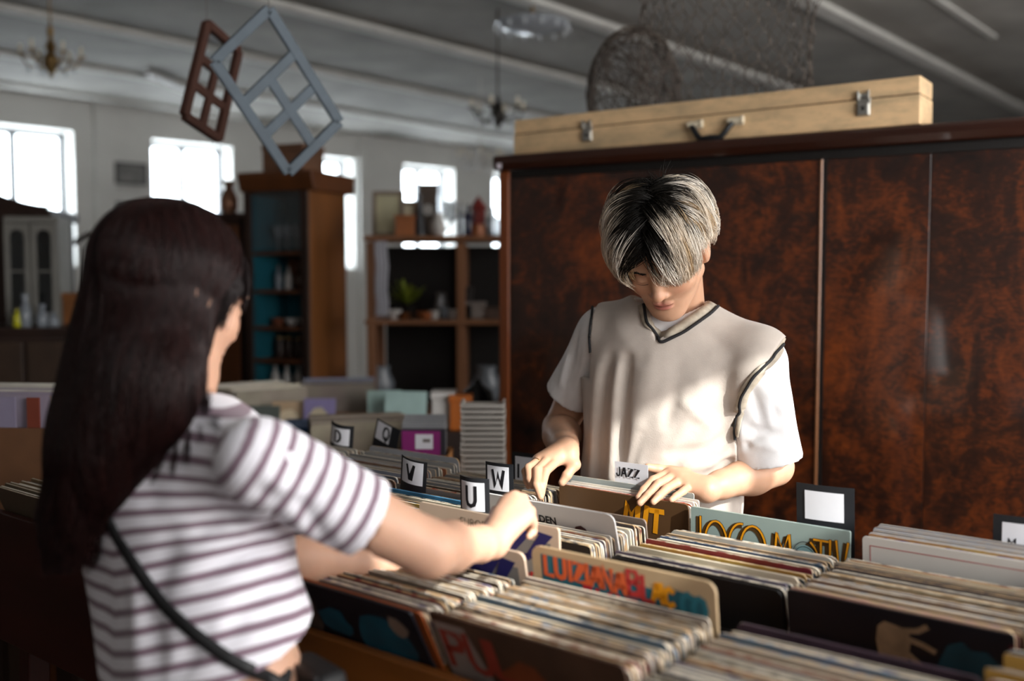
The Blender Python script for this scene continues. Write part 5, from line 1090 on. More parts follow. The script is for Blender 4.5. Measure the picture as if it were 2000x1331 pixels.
hair_curves('hair_strands', strands, .0007, hair_mat('woman_hair_strand', 'tone', rough=.40), hb, WR, cols)
# --- shoulder strap and small black bag at her hip
bw = bvh_of([shirt, wbody]); blackl = M('black_leather', '#0d0d0f', .6, .1, 40, bump=.1)
q = at(616, 1338, 1.28); bag = thing('crossbody_bag', 'small black crossbody bag at the hip of the woman in the striped shirt', 'bag', q)
g = B(); rz = Matrix.Rotation(-R(50), 4, 'Z'); g.X = rz; g.prism([(-.05, -.10), (.05, -.10), (.056, -.02), (.05, .03), (-.05, .03), (-.056, -.02)], -.022, .022, 'y'); bo = g.build('bag_body', blackl, bag, bevel=.010, smooth=True)
g = B(); g.X = rz; g.prism([(-.052, -.03), (.052, -.03), (.052, .034), (-.052, .034)], -.030, -.022, 'y'); g.build('bag_flap', blackl, bag, bevel=.004)
pts = [cast(bw, x, y) for x, y in [(205, 985), (213, 1010), (232, 1050), (258, 1090), (290, 1140), (330, 1190), (375, 1232), (420, 1268), (452, 1290)]]
pts = [p_ for p_ in pts if p_[0] is not None]; e_ = pts[-1]
for p_ in [(490, 1308), (520, 1322), (550, 1340)]:
    h_ = cast(bw, *p_)
    if h_[0] is not None: pts.append(h_)
pts.append((q+Vector((-.03, -.03, .03)), Vector((-.2, -1, 0)).normalized()))
top = [(at(196, 950, 1.36), Vector((-.5, -.7, .5)).normalized()), (at(200, 905, 1.42), Vector((-.3, -.3, 1)).normalized())]
fine = []
allp = top[::-1]+pts
for a_, b_ in zip(allp[:-1], allp[1:]):
    for t in np.linspace(0, 1, 6, endpoint=False): fine.append((a_[0].lerp(b_[0], t), a_[1].lerp(b_[1], t).normalized()))
fine.append(allp[-1]); band('shoulder_strap', None, None, .0155, blackl, bag, q, lift=.003, th=.003, pts=fine)
# ------------------------------------------------------------------ things above: wire cages, hanging sashes, chandeliers
m_wire = M('rusty_wire', '#5a5048', .6, .3, 30, metal=.3)
q = at(1238, 200, 4.0); t = thing('wire_ball', 'egg shaped ball of tangled rusty wire on the wardrobe behind the pale case', 'wire sculpture', (q.x, q.y, WH)); g = B(); gb = np.random.default_rng(3)
for i in range(40):
    n = gb.normal(size=3); n /= np.linalg.norm(n); a = np.cross(n, (0.3, .5, .8)); a /= np.linalg.norm(a); b = np.cross(n, a); o = gb.uniform(-.45, .45); ph = gb.uniform(0, 6.28, 3); rr = math.sqrt(1-o*o)
    pts = []
    for k in range(22):
        th = 2*math.pi*k/22; p = (a*math.cos(th)+b*math.sin(th))*rr+n*(o+.06*math.sin(3*th+ph[0])); p = p/np.linalg.norm(p)*(1+.05*math.sin(2*th+ph[1])-.03); pts.append((p[0]*.186, p[1]*.17, .27+p[2]*.265))
    g.tube(pts, gb.uniform(.0016, .0034), 5, close=True)
g.build('wire_windings', m_wire, t, smooth='all')
def netting(name, label, cx_, cy_, z0, r, h, cell, seed, wr_=.0017, squash=1.0):
    t = thing(name, label, 'wire cage', (cx_, cy_, z0)); gq = np.random.default_rng(seed); nc = int(2*math.pi*r/cell); nr = int(h/(cell*.80)); V = {}
    def v(i, j, k):   # two nodes per cell of a hexagonal net
        key = (i % nc, j, k)
        if key not in V:
            th = 2*math.pi*((i % nc)+(.5 if j % 2 else 0))/nc; z = (j+(.0 if k == 0 else .42))*cell*.80; rad = r*(1-.10*max(0, z/h-.8)*5-.05*math.sin(th*3+z*6))+gq.normal()*.007; V[key] = Vector((rad*math.cos(th), rad*math.sin(th)*squash, z+gq.normal()*.005))
        return V[key]
    g = B()
    for j in range(nr):
        for i in range(nc):
            g.tube([v(i, j, 0), v(i, j, 1)], wr_*1.7, 4)
            if j < nr-1:
                s = 1 if j % 2 else 0
                g.tube([v(i, j, 1), v(i+s-1 if not s else i, j+1, 0)], wr_, 3); g.tube([v(i, j, 1), v(i+s, j+1, 0)], wr_, 3)
    g.build('wire_netting', m_wire, t, smooth='all')
    for z in (0, h*.98):
        g = B(); g.tube([((r+.002)*math.cos(a)*(1 if z < .1 else .94), (r+.002)*math.sin(a)*squash*(1 if z < .1 else .94), z+.004) for a in np.linspace(0, 6.283, 33)[:-1]], .0035, 6, close=True); g.build('wire_hoop', m_wire, t, smooth='all')
    return t
q = at(1422, 200, 3.72); netting('wire_cage', 'large crumpled chicken wire cage standing on the wardrobe behind the case', q.x, q.y, WH, .318, .84, .078, 9, wr_=.0023, squash=.55)
def sash(name, label, T, A, Bc, mat, w, th, panes):
    """hanging window sash: T top corner, A end of the long side, Bc end of the short side"""
    t = thing(name, label, 'window frame', T); a = A-T; b = Bc-T; nrm = a.cross(b).normalized(); f = lambda u, v: a*u+b*v
    def bar(n, p, q_, ww): g = B(); g.bar(p, q_, ww, th, up=tuple(a.cross(b).normalized().cross((q_-p).normalized()))); return g.build(n, mat, t, bevel=.002)
    for p, q_ in ((f(0, 0), f(1, 0)), (f(0, 1), f(1, 1))): bar('stile', p, q_, w)
    for p, q_ in ((f(0, 0), f(0, 1)), (f(1, 0), f(1, 1))): bar('rail', p, q_, w)
    bar('rail', f(.37, 0), f(.37, 1), w*.85); bar('glazing_bar', f(.37, .5), f(1, .5), w*.7); bar('glazing_bar', f(.66, 0), f(.66, 1), w*.6)
    for u0, u1, v0, v1 in panes:
        e = .02; me = bpy.data.meshes.new('pane'); vs = [f(x, y)+nrm*s for s in (-.0015, .0015) for x, y in ((u0+e, v0+e), (u1-e, v0+e), (u1-e, v1-e), (u0+e, v1-e))]
        me.from_pydata(vs, [], [(0, 1, 2, 3), (7, 6, 5, 4), (0, 4, 5, 1), (1, 5, 6, 2), (2, 6, 7, 3), (3, 7, 4, 0)]); me.materials.append(gl2); link('pane', me, t)
    g = B(); g.tube([Vector((0, 0, 0)), Vector((0, 0, CEIL-T.z))], .0012, 5); g.build('hanging_wire', m_wire, t)
gl2 = glass('old_sash_glass', (.93, .95, .96), .04, .05)
sash('hanging_casement', 'grey blue window sash hanging by a corner from the ceiling', at(525, 18, 3.0), at(662, 238, 3.15), at(418, 120, 2.95), M('sash_blue', '#47535d', .6, .12, 20), .026, .03, [])
sash('hanging_casement', 'narrow brown window sash hanging edge on left of the grey blue sash', at(404, 46, 3.5), at(360, 226, 3.35), at(466, 100, 3.7), M('sash_brown', '#46291f', .6, .15, 20), .024, .03, [(0, .37, 0, 1)])
m_brass = M('old_brass', '#8a6f45', .4, .2, 20, metal=.7); m_cand = M('candle_sleeve', '#d6cdb8', .5, .05); m_cry = M('crystal', '#d9dde0', .1, 0, alpha=.55)
def chandelier(label, px, py, Y, rad, h, arms, mat, drops=True, rod=True):
    c = at(px, py, Y); t = thing('chandelier', label, 'chandelier', c)
    g = B(); g.lathe([(.004, h*.55), (.02, h*.5), (.012, h*.35), (.035, h*.2), (.02, .05), (.045, 0), (.03, -.05), (.01, -.09), (.002, -.11)], 12); g.build('stem', mat, t, smooth=True)
    if rod: g = B(); g.tube([(0, 0, h*.5), (0, 0, CEIL-c.z)], .006, 6); g.build('rod', mat, t)
    for i in range(arms):
        a = 2*math.pi*i/arms+.3; d = Vector((math.cos(a), math.sin(a), 0)); g = B(); g.tube([d*.02, d*rad*.4+Vector((0, 0, -.05)), d*rad*.8+Vector((0, 0, -.035)), d*rad+Vector((0, 0, .02))], .006, 6); ar = g.build('arm', mat, t, smooth='all')
        e = d*rad; g = B(); g.lathe([(.006, .015), (.028, .025), (.03, .03), (.004, .03)], 10, (e.x, e.y, 0)); g.build('drip_pan', mat, ar, smooth=True)
        g = B(); g.lathe([(.011, .03), (.011, .085), (.002, .088)], 8, (e.x, e.y, 0)); g.build('candle', m_cand, ar, smooth=True)
        if drops:
            g = B(); p = d*rad*.75; g.lathe([(.001, -.03), (.012, -.06), (.001, -.085)], 6, (p.x, p.y, 0)); g.build('crystal_drop', m_cry, ar)
    return t
chandelier('gilded candle chandelier at the upper left corner', 100, 118, 6.0, .165, .36, 6, m_brass)
chandelier('small glass chandelier on a dark rod above the left end of the case', 972, 222, 6.4, .17, .2, 6, M('dark_metal', '#3a3733', .4, .1, metal=.5))
chandelier('pale crystal chandelier far off beside the wardrobe edge', 938, 312, 8.6, .19, .22, 7, M('pale_metal', '#b8b4ae', .4, .1))
q = at(1040, 50, 6.2); t = thing('ceiling_lamp', 'flat glass dish lamp under the ceiling above the case', 'ceiling lamp', (q.x, q.y, CEIL-.2))
g = B(); g.lathe([(.01, .0), (.12, .012), (.20, .035), (.23, .06), (.225, .064), (.01, .02)], 24); g.build('glass_dish', M('frosted_dish', '#aab0b6', .25, .2, 30, alpha=.8), t, smooth=True)
g = B(); g.tube([(0, 0, .01), (0, 0, .2)], .01, 8); g.build('lamp_rod', m_brass, t)
for a in range(14): an = a*.449; g = B(); g.lathe([(.001, .05), (.012, .025), (.001, .0)], 5, (.225*math.cos(an), .225*math.sin(an), 0)); g.build('glass_drop', m_cry, t)
a_, b_ = at(292, 146, 8.2), at(368, 158, 8.9); t = thing('strip_light', 'unlit white strip light on the ceiling left of the brown sash', 'strip light', ((a_.x+b_.x)/2, (a_.y+b_.y)/2, CEIL), math.atan2(b_.y-a_.y, b_.x-a_.x))
L_ = (b_-a_).length/2; g = B(); g.box(-L_, L_, -.04, .04, -.05, -.012); g.build('housing', m_white, t, bevel=.005); g = B(); g.tube([(-L_+.03, 0, -.07), (L_-.03, 0, -.07)], .014, 8); g.build('tube', m_white, t, smooth=True)
# ------------------------------------------------------------------ pictures and pilasters on the far wall
def wallpic(label, px, py, wpx, hpx, frame_c, art_c):
    s = s_far(px); k = (px-1000)/FP; Y = FAR/(NL.x*k+NL.y); c = at(px, py, Y); w = wpx/FP*Y*1.35/2; h = hpx/FP*Y/2; t = thing('framed_picture', label, 'picture', c-NL*.03, math.pi/2-TH)
    g = B(); fr = .02
    for x0, x1, z0, z1 in ((-w, w, h-fr, h), (-w, w, -h, -h+fr), (-w, -w+fr, -h+fr, h-fr), (w-fr, w, -h+fr, h-fr)): g.box(x0, x1, -.012, .02, z0, z1)
    g.build('frame', M('pic_'+frame_c, frame_c, .5, .1), t); g = B(); g.box(-w+fr, w-fr, -.004, .015, -h+fr, h-fr); g.build('print', M('art_'+art_c, art_c, .5, .4, 9), t)
wallpic('small dark framed picture on the wall between the left windows', 254, 340, 46, 42, '#3a3a3c', '#7b7a78')
wallpic('second dark framed picture low on the wall above the long dark hair', 248, 416, 48, 40, '#3a3a3c', '#5d5c5a')
for i, px in enumerate((208, 712)):
    s = s_far(px); b = B(); b.X = ROT; b.box(s-.09, s+.09, FAR-.06, FAR-.001, 0, CEIL-.001); b.build('trim_%d' % (i+1), m_plaster, kind='structure')
# ------------------------------------------------------------------ bookcase with teal inside, dark cabinet, pine shelving
m_wal = M('walnut', '#5a3216', .42, .3, 7, stretch=(1, 1, .15)); m_dkw = M('dark_cabinet_wood', '#2a1810', .5, .25, 7, stretch=(1, 1, .2)); m_tea = M('teal_paint', '#1f6473', .6, .12, 6); m_orb = M('orange_brown_back', '#7a4630', .6, .15, 6)
q = at(485, 740, 5.35); bk = thing('bookcase', 'tall walnut bookcase with teal painted inside standing left of the pine shelves', 'bookcase', (q.x, q.y, 0), R(-22)); w, d, h = .40, .36, 1.98
g = B(); g.box(w-.02, w, 0, d, .06, h); g.build('side_panel', M('walnut_lit', '#7a4a22', .4, .25, 7, stretch=(1, 1, .15)), bk, bevel=.003); g = B(); g.box(0, .02, 0, d, .06, h); g.build('side_panel', m_wal, bk, bevel=.003)  # lighter copy of the walnut: the window-lit side is painted into its colour
g = B(); g.box(.02, w-.02, d-.015, d, .06, h); g.build('back_panel', m_tea, bk); g = B(); g.box(0, w, .01, d, 0, .06); g.build('plinth', m_dkw, bk)
g = B(); g.prism([(-.02, h-.02), (-.045, h+.05), (-.045, h+.08), (d+.02, h+.08), (d+.02, h-.02)], -.02, w+.045, 'x'); g.build('cornice', m_wal, bk, bevel=.005)
for x0 in (0, w-.045): g = B(); g.box(x0, x0+.045, -.018, -.001, .06, h-.021); g.build('stile', m_dkw, bk, bevel=.003)
zs = [.35, .62, .885, 1.07, 1.245, 1.44, 1.645]
for z in zs: g = B(); g.box(.021, w-.021, .02, d-.016, z-.018, z); g.build('shelf', m_wal, bk)
g = B(); g.box(.0205, .026, .03, d-.016, .07, h-.03); g.build('lining', m_tea, bk); g = B(); g.box(.021, w-.021, d-.018, d-.0155, 1.46, 1.62); g.build('back_lining', m_orb, bk)
for z0, z1 in ((1.66, h-.02),): g = B(); g.box(.05, w-.05, .001, .005, z0, z1); g.build('glass_door', glass('cabinet_glass', (.85, .87, .88), .08), bk)
BK = Matrix.Translation((q.x, q.y, 0)) @ Matrix.Rotation(R(-22), 4, 'Z')
def vessel(name, label, cat, p, prof, mat, group=None, n=14, cap=None):
    t = thing(name, label, cat, p, group=group); g = B(); g.lathe(prof, n); g.build('body', mat, t, smooth=True)
    if cap: g = B(); g.lathe(cap[0], n); g.build(cap[2], cap[1], t, smooth=True)
    return t
def bottle(label, p, h, r, mat, group=None, cat='bottle'):
    return vessel('bottle', label, cat, p, [(r*.9, 0), (r, h*.03), (r, h*.55), (r*.75, h*.68), (r*.34, h*.78), (r*.34, h*.95)], mat, group, 12, ([(r*.38, h*.951), (r*.38, h), (.001, h+.001)], M('cork_cap', '#6b5540', .6, .1), 'cap'))
m_wh = M('china_white', '#d4d0cb', .3, .05); m_gl1 = M('grey_glass', '#8d949c', .15, 0, alpha=.7); m_brn = M('brown_glass', '#4a2c16', .2, .1); m_grn = M('green_glass', '#5f7a3a', .2, .1, alpha=.8)
for k in range(4): bottle(nth(k)+' white bottle from the left on the low shelf of the teal bookcase', BK @ Vector((.09+.075*k, .12, .885)), .15, .022, m_wh, 'white bottles in the bookcase')
for k in range(4): vessel('drinking_glass', nth(k)+' drinking glass from the left behind the top glass of the bookcase', 'glass', BK @ Vector((.12+.06*k, .12, 1.646)), [(.02, 0), (.004, .006), (.004, .06), (.024, .1), (.026, .14)], m_gl1, 'glasses in the bookcase')
for k in range(3): vessel('bowl', nth(k)+' bowl from the left on the middle shelf of the bookcase', 'bowl', BK @ Vector((.11+.09*k, .13, 1.246)), [(.02, 0), (.025, .008), (.045, .035), (.047, .04), (.02, .012)], [m_orb, m_wh, m_wh][k], 'bowls in the bookcase')
for k in range(4): bottle(nth(k)+' bottle from the left on the orange backed bookcase shelf', BK @ Vector((.10+.065*k, .15, 1.441)), .13, .02, [m_gl1, m_wh, m_brn, m_gl1][k], 'bottles on the orange shelf')
for k in range(4): g = thing('jar', nth(k)+' dark jar from the left on the blue bookcase shelf', 'jar', BK @ Vector((.11+.06*k, .14, 1.071)), group='jars in the bookcase'); b = B(); b.lathe([(.022, 0), (.026, .02), (.026, .08), (.018, .1)], 10); b.build('body', m_dkw, g, smooth=True); b = B(); b.lathe([(.02, .1005), (.02, .115), (.001, .116)], 10); b.build('lid', m_brass, g)
# box and jugs on top of the bookcase
def carton(name, label, cat, p, w, d, h, mat, rz=0, lid=None):
    t = thing(name, label, cat, p, rz); g = B(); g.box(-w/2, w/2, -d/2, d/2, 0, h*.8); g.build('body', mat, t, bevel=.004); g = B(); g.box(-w/2-.004, w/2+.004, -d/2-.004, d/2+.004, h*.8+.0005, h); g.build('lid', lid or mat, t, bevel=.003); return t
carton('wooden_chest', 'brown wooden chest on top of the teal bookcase', 'chest', BK @ Vector((.17, .2, h+.08)), .26, .2, .16, M('chest_brown', '#6a4a36', .5, .2), R(-22))
vessel('vase', 'copper vase on the dark cabinet left of the bookcase', 'vase', at(448, 420, 5.6)-Vector((0, 0, .0)), [(.03, 0), (.05, .04), (.05, .09), (.02, .15), (.035, .19)], M('copper_pot', '#a5765a', .35, .1, metal=.4))
q = at(395, 740, 5.5); cb = thing('dark_cabinet', 'dark brown cabinet half hidden behind the head of the woman', 'cabinet', (q.x, q.y, 0), R(-22)); zt = at(448, 420, 5.6).z
g = B(); g.box(0, .275, 0, .4, .08, zt-.045); g.build('carcass', m_dkw, cb, bevel=.004); g = B(); g.box(-.02, .285, -.02, .41, zt-.044, zt-.001); g.build('top_board', m_dkw, cb, bevel=.006); g = B(); g.box(.01, .265, .02, .39, 0, .079); g.build('plinth', m_dkw, cb)
for x0, x1 in ((.01, .135), (.14, .265)): g = B(); g.box(x0, x1, -.018, -.001, .1, zt-.07); dd = g.build('door', m_wal, cb, bevel=.004); g = B(); g.lathe([(.008, 0), (.012, .01), (.002, .018)], 8); kn = g.build('knob', m_brass, dd); kn.location = ((x1-.02) if x0 < .1 else (x0+.02), -.018, .9); kn.rotation_euler = (math.pi/2, 0, 0)
# pine shelving unit
m_pin = M('pine', '#8a5c3c', .55, .2, 8, stretch=(1, 1, .2)); q = at(728, 700, 5.2); sx0 = q.x-.03; SW = .98; sh = thing('shelving_unit', 'open pine shelving unit full of bric-a-brac left of the wardrobe', 'shelves', (sx0, 5.2, 0)); zs = [.42, .78, 1.262, 1.70]
for x in (0, .47, SW-.05):
    for y in (0, .36): g = B(); g.box(x, x+.045, y, y+.04, 0, 1.69 if x < .9 or y > 0 else 1.69); g.build('post', m_pin, sh, bevel=.003)
for z in zs: g = B(); g.box(-.01, SW+.01, -.012, .42, z-.001, z+.024); g.build('shelf', m_pin, sh, bevel=.003)
g = B(); g.box(.05, SW-.05, .402, .408, .05, 1.68); g.build('back_cloth', M('dark_backing', '#1a1614', .9, .1), sh)
SHp = lambda x, y, z: Vector((sx0+x, 5.2+y, z+.0245)); T3 = zs[3]; T2 = zs[2]
pxx = lambda px, y=.15: (px-1000)/FP*(5.2+y)-sx0
def mirror(label, x, y, w, h, mc, gc):
    t = thing('framed_picture', label, 'picture', SHp(x, y, T3), rot=(R(-5), 0, 0)); g = B(); f_ = .022
    for x0, x1, z0, z1 in ((-w, w, 0, f_), (-w, w, h-f_, h), (-w, -w+f_, f_, h-f_), (w-f_, w, f_, h-f_)): g.box(x0, x1, -.012, .012, z0, z1)
    g.build('frame', M('frm_'+mc, mc, .5, .15), t); g = B(); g.box(-w+f_, w-f_, -.004, .008, f_, h-f_); g.build('panel', M('pan_'+gc, gc, .5, .1), t)
mirror('taupe framed panel with a cream centre at the left end of the top shelf', pxx(758, .2), .22, .085, .25, '#8d7c6c', '#cfc9a6'); mirror('brown framed panel right of the taupe one on the top shelf', pxx(792, .2), .25, .06, .2, '#7c6450', '#d6ccb0')
carton('wooden_box', 'orange brown wooden box on the top shelf', 'box', SHp(pxx(795), .1, T3), .10, .1, .11, M('box_orange', '#b06a3c', .5, .15)); vessel('carafe', 'dark tapered carafe on the top shelf', 'carafe', SHp(pxx(822), .1, T3), [(.035, 0), (.034, .03), (.018, .13), (.013, .2), (.017, .22)], M('dark_slate', '#34363c', .3, .1))
g = carton('clock_case', 'dark square clock case standing tall on the top shelf', 'clock', SHp(pxx(838, .25), .28, T3), .09, .08, .29, M('clock_wood', '#5a4c42', .5, .15)); b = B(); b.lathe([(.03, 0), (.03, .004), (.001, .005)], 16); f_ = b.build('dial', m_wh, g); f_.location = (0, -.041, .15); f_.rotation_euler = (math.pi/2, 0, 0)
t = vessel('jug', 'round white china jug in the middle of the top shelf', 'jug', SHp(pxx(858), .08, T3), [(.025, 0), (.042, .03), (.04, .07), (.022, .1), (.026, .125)], m_wh); g = B(); g.tube([(.03, 0, .1), (.06, 0, .085), (.058, 0, .05), (.04, 0, .03)], .005, 6); g.build('handle', m_wh, t, smooth='all')
vessel('goblet', 'grey glass goblet right of the white jug', 'goblet', SHp(pxx(880), .18, T3), [(.03, 0), (.006, .01), (.006, .07), (.03, .1), (.034, .19)], m_gl1); bottle('slim clear bottle standing behind the red lantern', SHp(pxx(900, .3), .3, T3), .2, .02, m_gl1)
t = thing('lantern', 'red pointed lantern with an orange base on the top shelf near the wardrobe', 'lantern', SHp(pxx(935), .12, T3)); g = B(); g.lathe([(.045, 0), (.045, .06), (.03, .065)], 8); g.build('base', M('terracotta', '#b0683c', .5, .1), t); g = B(); g.lathe([(.032, .066), (.038, .07), (.036, .14), (.05, .145), (.002, .215)], 6); g.build('lantern_body', M('red_tin', '#7c2a24', .4, .15), t)
bottle('dark blue bottle left of the red lantern', SHp(pxx(915), .1, T3), .17, .024, M('navy_glass', '#23243c', .2, .1)); bottle('clear round bottle at the right end of the top shelf', SHp(pxx(962), .1, T3), .15, .032, m_gl1)
# middle shelf
t = thing('potted_plant', 'yellow green leafy plant in a dark pot on the middle shelf', 'plant', SHp(pxx(795, .2), .2, T2)); g = B(); g.lathe([(.035, 0), (.05, .07), (.054, .075), (.046, .07)], 14); g.build('pot', M('dark_pot', '#26231f', .5, .1), t, smooth=True); gq = np.random.default_rng(4)
for k in range(34):
    a = gq.uniform(0, 6.28); el = gq.uniform(.2, 1.4); l = gq.uniform(.10, .17); d = Vector((math.cos(a)*math.cos(el), math.sin(a)*math.cos(el)*.6, math.sin(el))); sdv = d.cross(Vector((0, 0, 1))).normalized()*.02; o = Vector((0, 0, .075)); me = bpy.data.meshes.new('leaf')
    me.from_pydata([o, o+d*l*.4+sdv, o+d*l*.8+sdv*.7-Vector((0, 0, .01)), o+d*l-Vector((0, 0, .02)), o+d*l*.8-sdv*.7-Vector((0, 0, .01)), o+d*l*.4-sdv], [], [(0, 1, 5), (1, 2, 4, 5), (2, 3, 4)]); me.materials.append(M('leaf_lime', '#9aa83a', .5, .2)); link('leaf', me, t)
t = thing('hanging_cloth', 'pale grey cloth hanging from the top shelf by the left post', 'cloth', SHp(pxx(748, .02), -.005, T3-.42)); me = bpy.data.meshes.new('cloth'); n = 12
me.from_pydata([(-.032+.064*i/n+.004*math.sin(k*2), -.012+.006*math.sin(i*1.6)*(1-.5*k/6)+s*.002-.004, .005+.385*k/6) for s in (0, 1) for k in range(7) for i in range(n+1)], [], [f for k in range(6) for i in range(n) for f in ((k*(n+1)+i, k*(n+1)+i+1, (k+1)*(n+1)+i+1, (k+1)*(n+1)+i), (91+k*(n+1)+i, 91+(k+1)*(n+1)+i, 91+(k+1)*(n+1)+i+1, 91+k*(n+1)+i+1))]); me.materials.append(M('pale_linen', '#b6b5bd', .9, .05)); link('cloth_sheet', me, t, smooth='all')
for k, (px, hh, r, mt, nm) in enumerate(((770, .05, .04, m_wh, 'low white bowl'), (788, .035, .045, m_wal, 'brown dish'), (830, .04, .05, M('terra2', '#9c5a34', .5, .1), 'orange brown dish'), (848, .045, .03, m_wh, 'small white cup'), (868, .06, .03, m_gl1, 'grey glass tumbler'), (886, .05, .035, m_wh, 'white sugar bowl'))):
    vessel('dish', nm+' in the row on the middle shelf', 'dish', SHp(pxx(px, .06), .06, T2), [(r*.6, 0), (r*.7, .005), (r, hh), (r*.95, hh), (r*.6, .008)], mt)
for k, (px, w_, h_, c, nm) in enumerate(((925, .13, .09, '#8c827c', 'grey cardboard box'), (960, .09, .06, '#57443a', 'brown tin box'), (912, .06, .17, '#2c2624', 'black radio'))): carton('storage_box', nm+' on the right half of the middle shelf', 'box', SHp(pxx(px, .2), .2+.0*k, T2), w_, .12, h_, M('sb_'+c, c, .6, .1))
vessel('pitcher', 'silver pitcher at the back of the middle shelf', 'pitcher', SHp(pxx(862, .3), .30, T2), [(.03, 0), (.045, .05), (.03, .11), (.036, .14)], M('silver', '#a9a9ac', .25, .1, metal=.8))
for k, (px, z, nm) in enumerate(((742, .78, 'faceted grey glass vase low on the shelving unit'), (950, .78, 'large clear glass globe low on the shelving unit'))): vessel('glass_vase', nm, 'vase', SHp(pxx(px), .14, z), [(.03, 0), (.07, .06), (.08, .14), (.05, .2), (.055, .23)], m_gl1)
# ------------------------------------------------------------------ back table with record crates and boxes
tb = thing('back_table', 'long wooden table behind the racks carrying crates and boxes', 'table', (-.90, 3.75, 0)); TW, TD, TZ = .56, .92, .72
g = B(); g.box(-TW, TW-.06, -TD, TD, TZ-.035, TZ); g.build('tabletop', m_wal, tb, bevel=.004)
for sx in (-1, 1):
    for sy in (-1, 1): g = B(); x, y = sx*(TW-.1), sy*(TD-.08); g.box(x-.03, x+.03, y-.03, y+.03, 0, TZ-.036); g.build('leg', m_wal, tb, bevel=.004)
def crate(name, label, x, y, w, d, h, mat, rz, z=TZ+.0005, th=.012):
    t = thing(name, label, 'crate', (x, y, z), rz)
    for nm, a in (('side', (-w/2, -w/2+th, -d/2+th, d/2-th, .0125, h)), ('side', (w/2-th, w/2, -d/2+th, d/2-th, .0125, h)), ('end_board', (-w/2, w/2, -d/2, -d/2+th, .0125, h)), ('end_board', (-w/2, w/2, d/2-th, d/2, .0125, h)), ('bottom', (-w/2, w/2, -d/2, d/2, 0, .012))): g = B(); g.box(*a); g.build(nm, mat, t, bevel=.002)
    return Matrix.Translation((x, y, z)) @ Matrix.Rotation(rz, 4, 'Z')
def fill(X, n, d, label, group, pal, l0=6, l1=-4, rot=RA, h=1.0):
    for i in range(n):
        t = i/(n-1); le = R(l0+(l1-l0)*t); o = bpy.data.objects.new('record', MS[rng.integers(4)]); C.objects.link(o); tag(o, nth(i)+' '+label, 'record', group); o.color = lin(pal[rng.integers(len(pal))])
        p = X @ Vector((rng.normal(0, .002), -d/2+d*t+SZ*.5*math.sin(le), .013)); o.location = p; o.rotation_euler = (le, 0, X.to_euler().z); o.scale.z = h*(1+rng.normal(0, .01))
taupe = ['#8a7e74', '#a1968a', '#75695f', '#b5a996', '#6a5c50']
def px_at(px, Y): return (px-1000)/FP*Y
X = crate('record_crate', 'grey brown crate of leaning old records behind the D card', px_at(698, 3.25), 3.25, .34, .26, .20, M('crate_grey', '#6d645c', .7, .2), R(14)); fill(X, 12, .20, 'old brown record in the grey brown crate behind the D card', 'records in the grey brown crate', taupe, 10, 4)
X = crate('record_crate', 'pale crate of cream records on the back table left end', px_at(505, 4.2), 4.2, .34, .30, .20, m_pin, R(38)); fill(X, 13, .24, 'cream record in the pale crate beside the teal bookcase', 'records in the pale crate', ['#cfc4b0', '#b9ad9a', '#ddd5c6', '#a59a8a'], 4, -3)
X = crate('record_crate', 'low brown crate of mixed records in front of the pine shelves', px_at(660, 4.35), 4.35, .34, .28, .21, m_pin, R(8)); fill(X, 12, .22, 'mixed record in the low brown crate before the pine shelves', 'records in the low brown crate', taupe+['#7f86a0', '#4b4038'], 3, -3)
def lean_cover(label, px, Y, w, h, c, rz=0, lean=-12, z=TZ, art=None):
    t = thing('record', label, 'record', (px_at(px, Y), Y, z+.002), rot=(R(lean), 0, rz)); g = B(); g.box(-w/2, w/2, -.002, .002, 0, h); g.build('sleeve', M('lc_'+c, c, .5, .15, 8), t, bevel=.0008)
    if art: poly('print', blob(9, 0, h*.72, w*.3, h*.16, .2, 31), -.0026, M('la_'+art, art, .5, .2, 20), t)
lean_cover('lilac record cover leaning at the front of the back table', 615, 3.95, .13, .30, '#8f84b0', R(-4), art='#c9bca0'); lean_cover('beige record cover leaning left of the lilac one', 560, 3.98, .14, .285, '#b89c7c', R(6), art='#d5c3a4'); lean_cover('dark green grey record cover far left on the back table', 510, 3.96, .12, .27, '#59605a', R(3))
lean_cover('pale mint folder leaning on the back table', 785, 3.9, .17, .335, '#a3bdb8', R(-6)); lean_cover('second pale mint folder behind the first', 748, 4.02, .14, .325, '#9cb5ae', R(4))
t = carton('storage_box', 'blue plastic box on the back table behind the striped shoulder', 'box', (px_at(592, 3.5), 3.5, TZ+.0005), .16, .2, .27, M('box_blue', '#2c4a70', .5, .05))
# cardboard box with packed singles and a magenta box in front
q = Vector((px_at(826, 2.98), 2.98, .575)); X = Matrix.Translation(q); t = thing('cardboard_box', 'open brown cardboard box below the magenta box', 'box', q, R(-2)); m_cb = M('cardboard', '#a8703c', .8, .08, 10)
bw_, bd_, bh_ = .165, .155, .405
for a in ((-bw_/2, bw_/2, -bd_/2, -bd_/2+.004, .0045, bh_), (-bw_/2, bw_/2, bd_/2-.004, bd_/2, .0045, bh_), (-bw_/2, -bw_/2+.004, -bd_/2+.0045, bd_/2-.0045, .0045, bh_), (bw_/2-.004, bw_/2, -bd_/2+.0045, bd_/2-.0045, .0045, bh_)): g = B(); g.box(*a); g.build('board', m_cb, t)
g = B(); g.box(-bw_/2, bw_/2, -bd_/2, bd_/2, 0, .004); g.build('bottom', m_cb, t)
st = thing('stool', 'plain wooden stool under the cardboard box', 'stool', (q.x, q.y, 0)); g = B(); g.box(-.14, .14, -.13, .13, .545, .574); g.build('seat', m_wal, st, bevel=.004)
for sx in (-1, 1):
    for sy in (-1, 1): g = B(); g.bar((sx*.11, sy*.10, .545), (sx*.12, sy*.11, 0), .03); g.build('leg', m_wal, st)
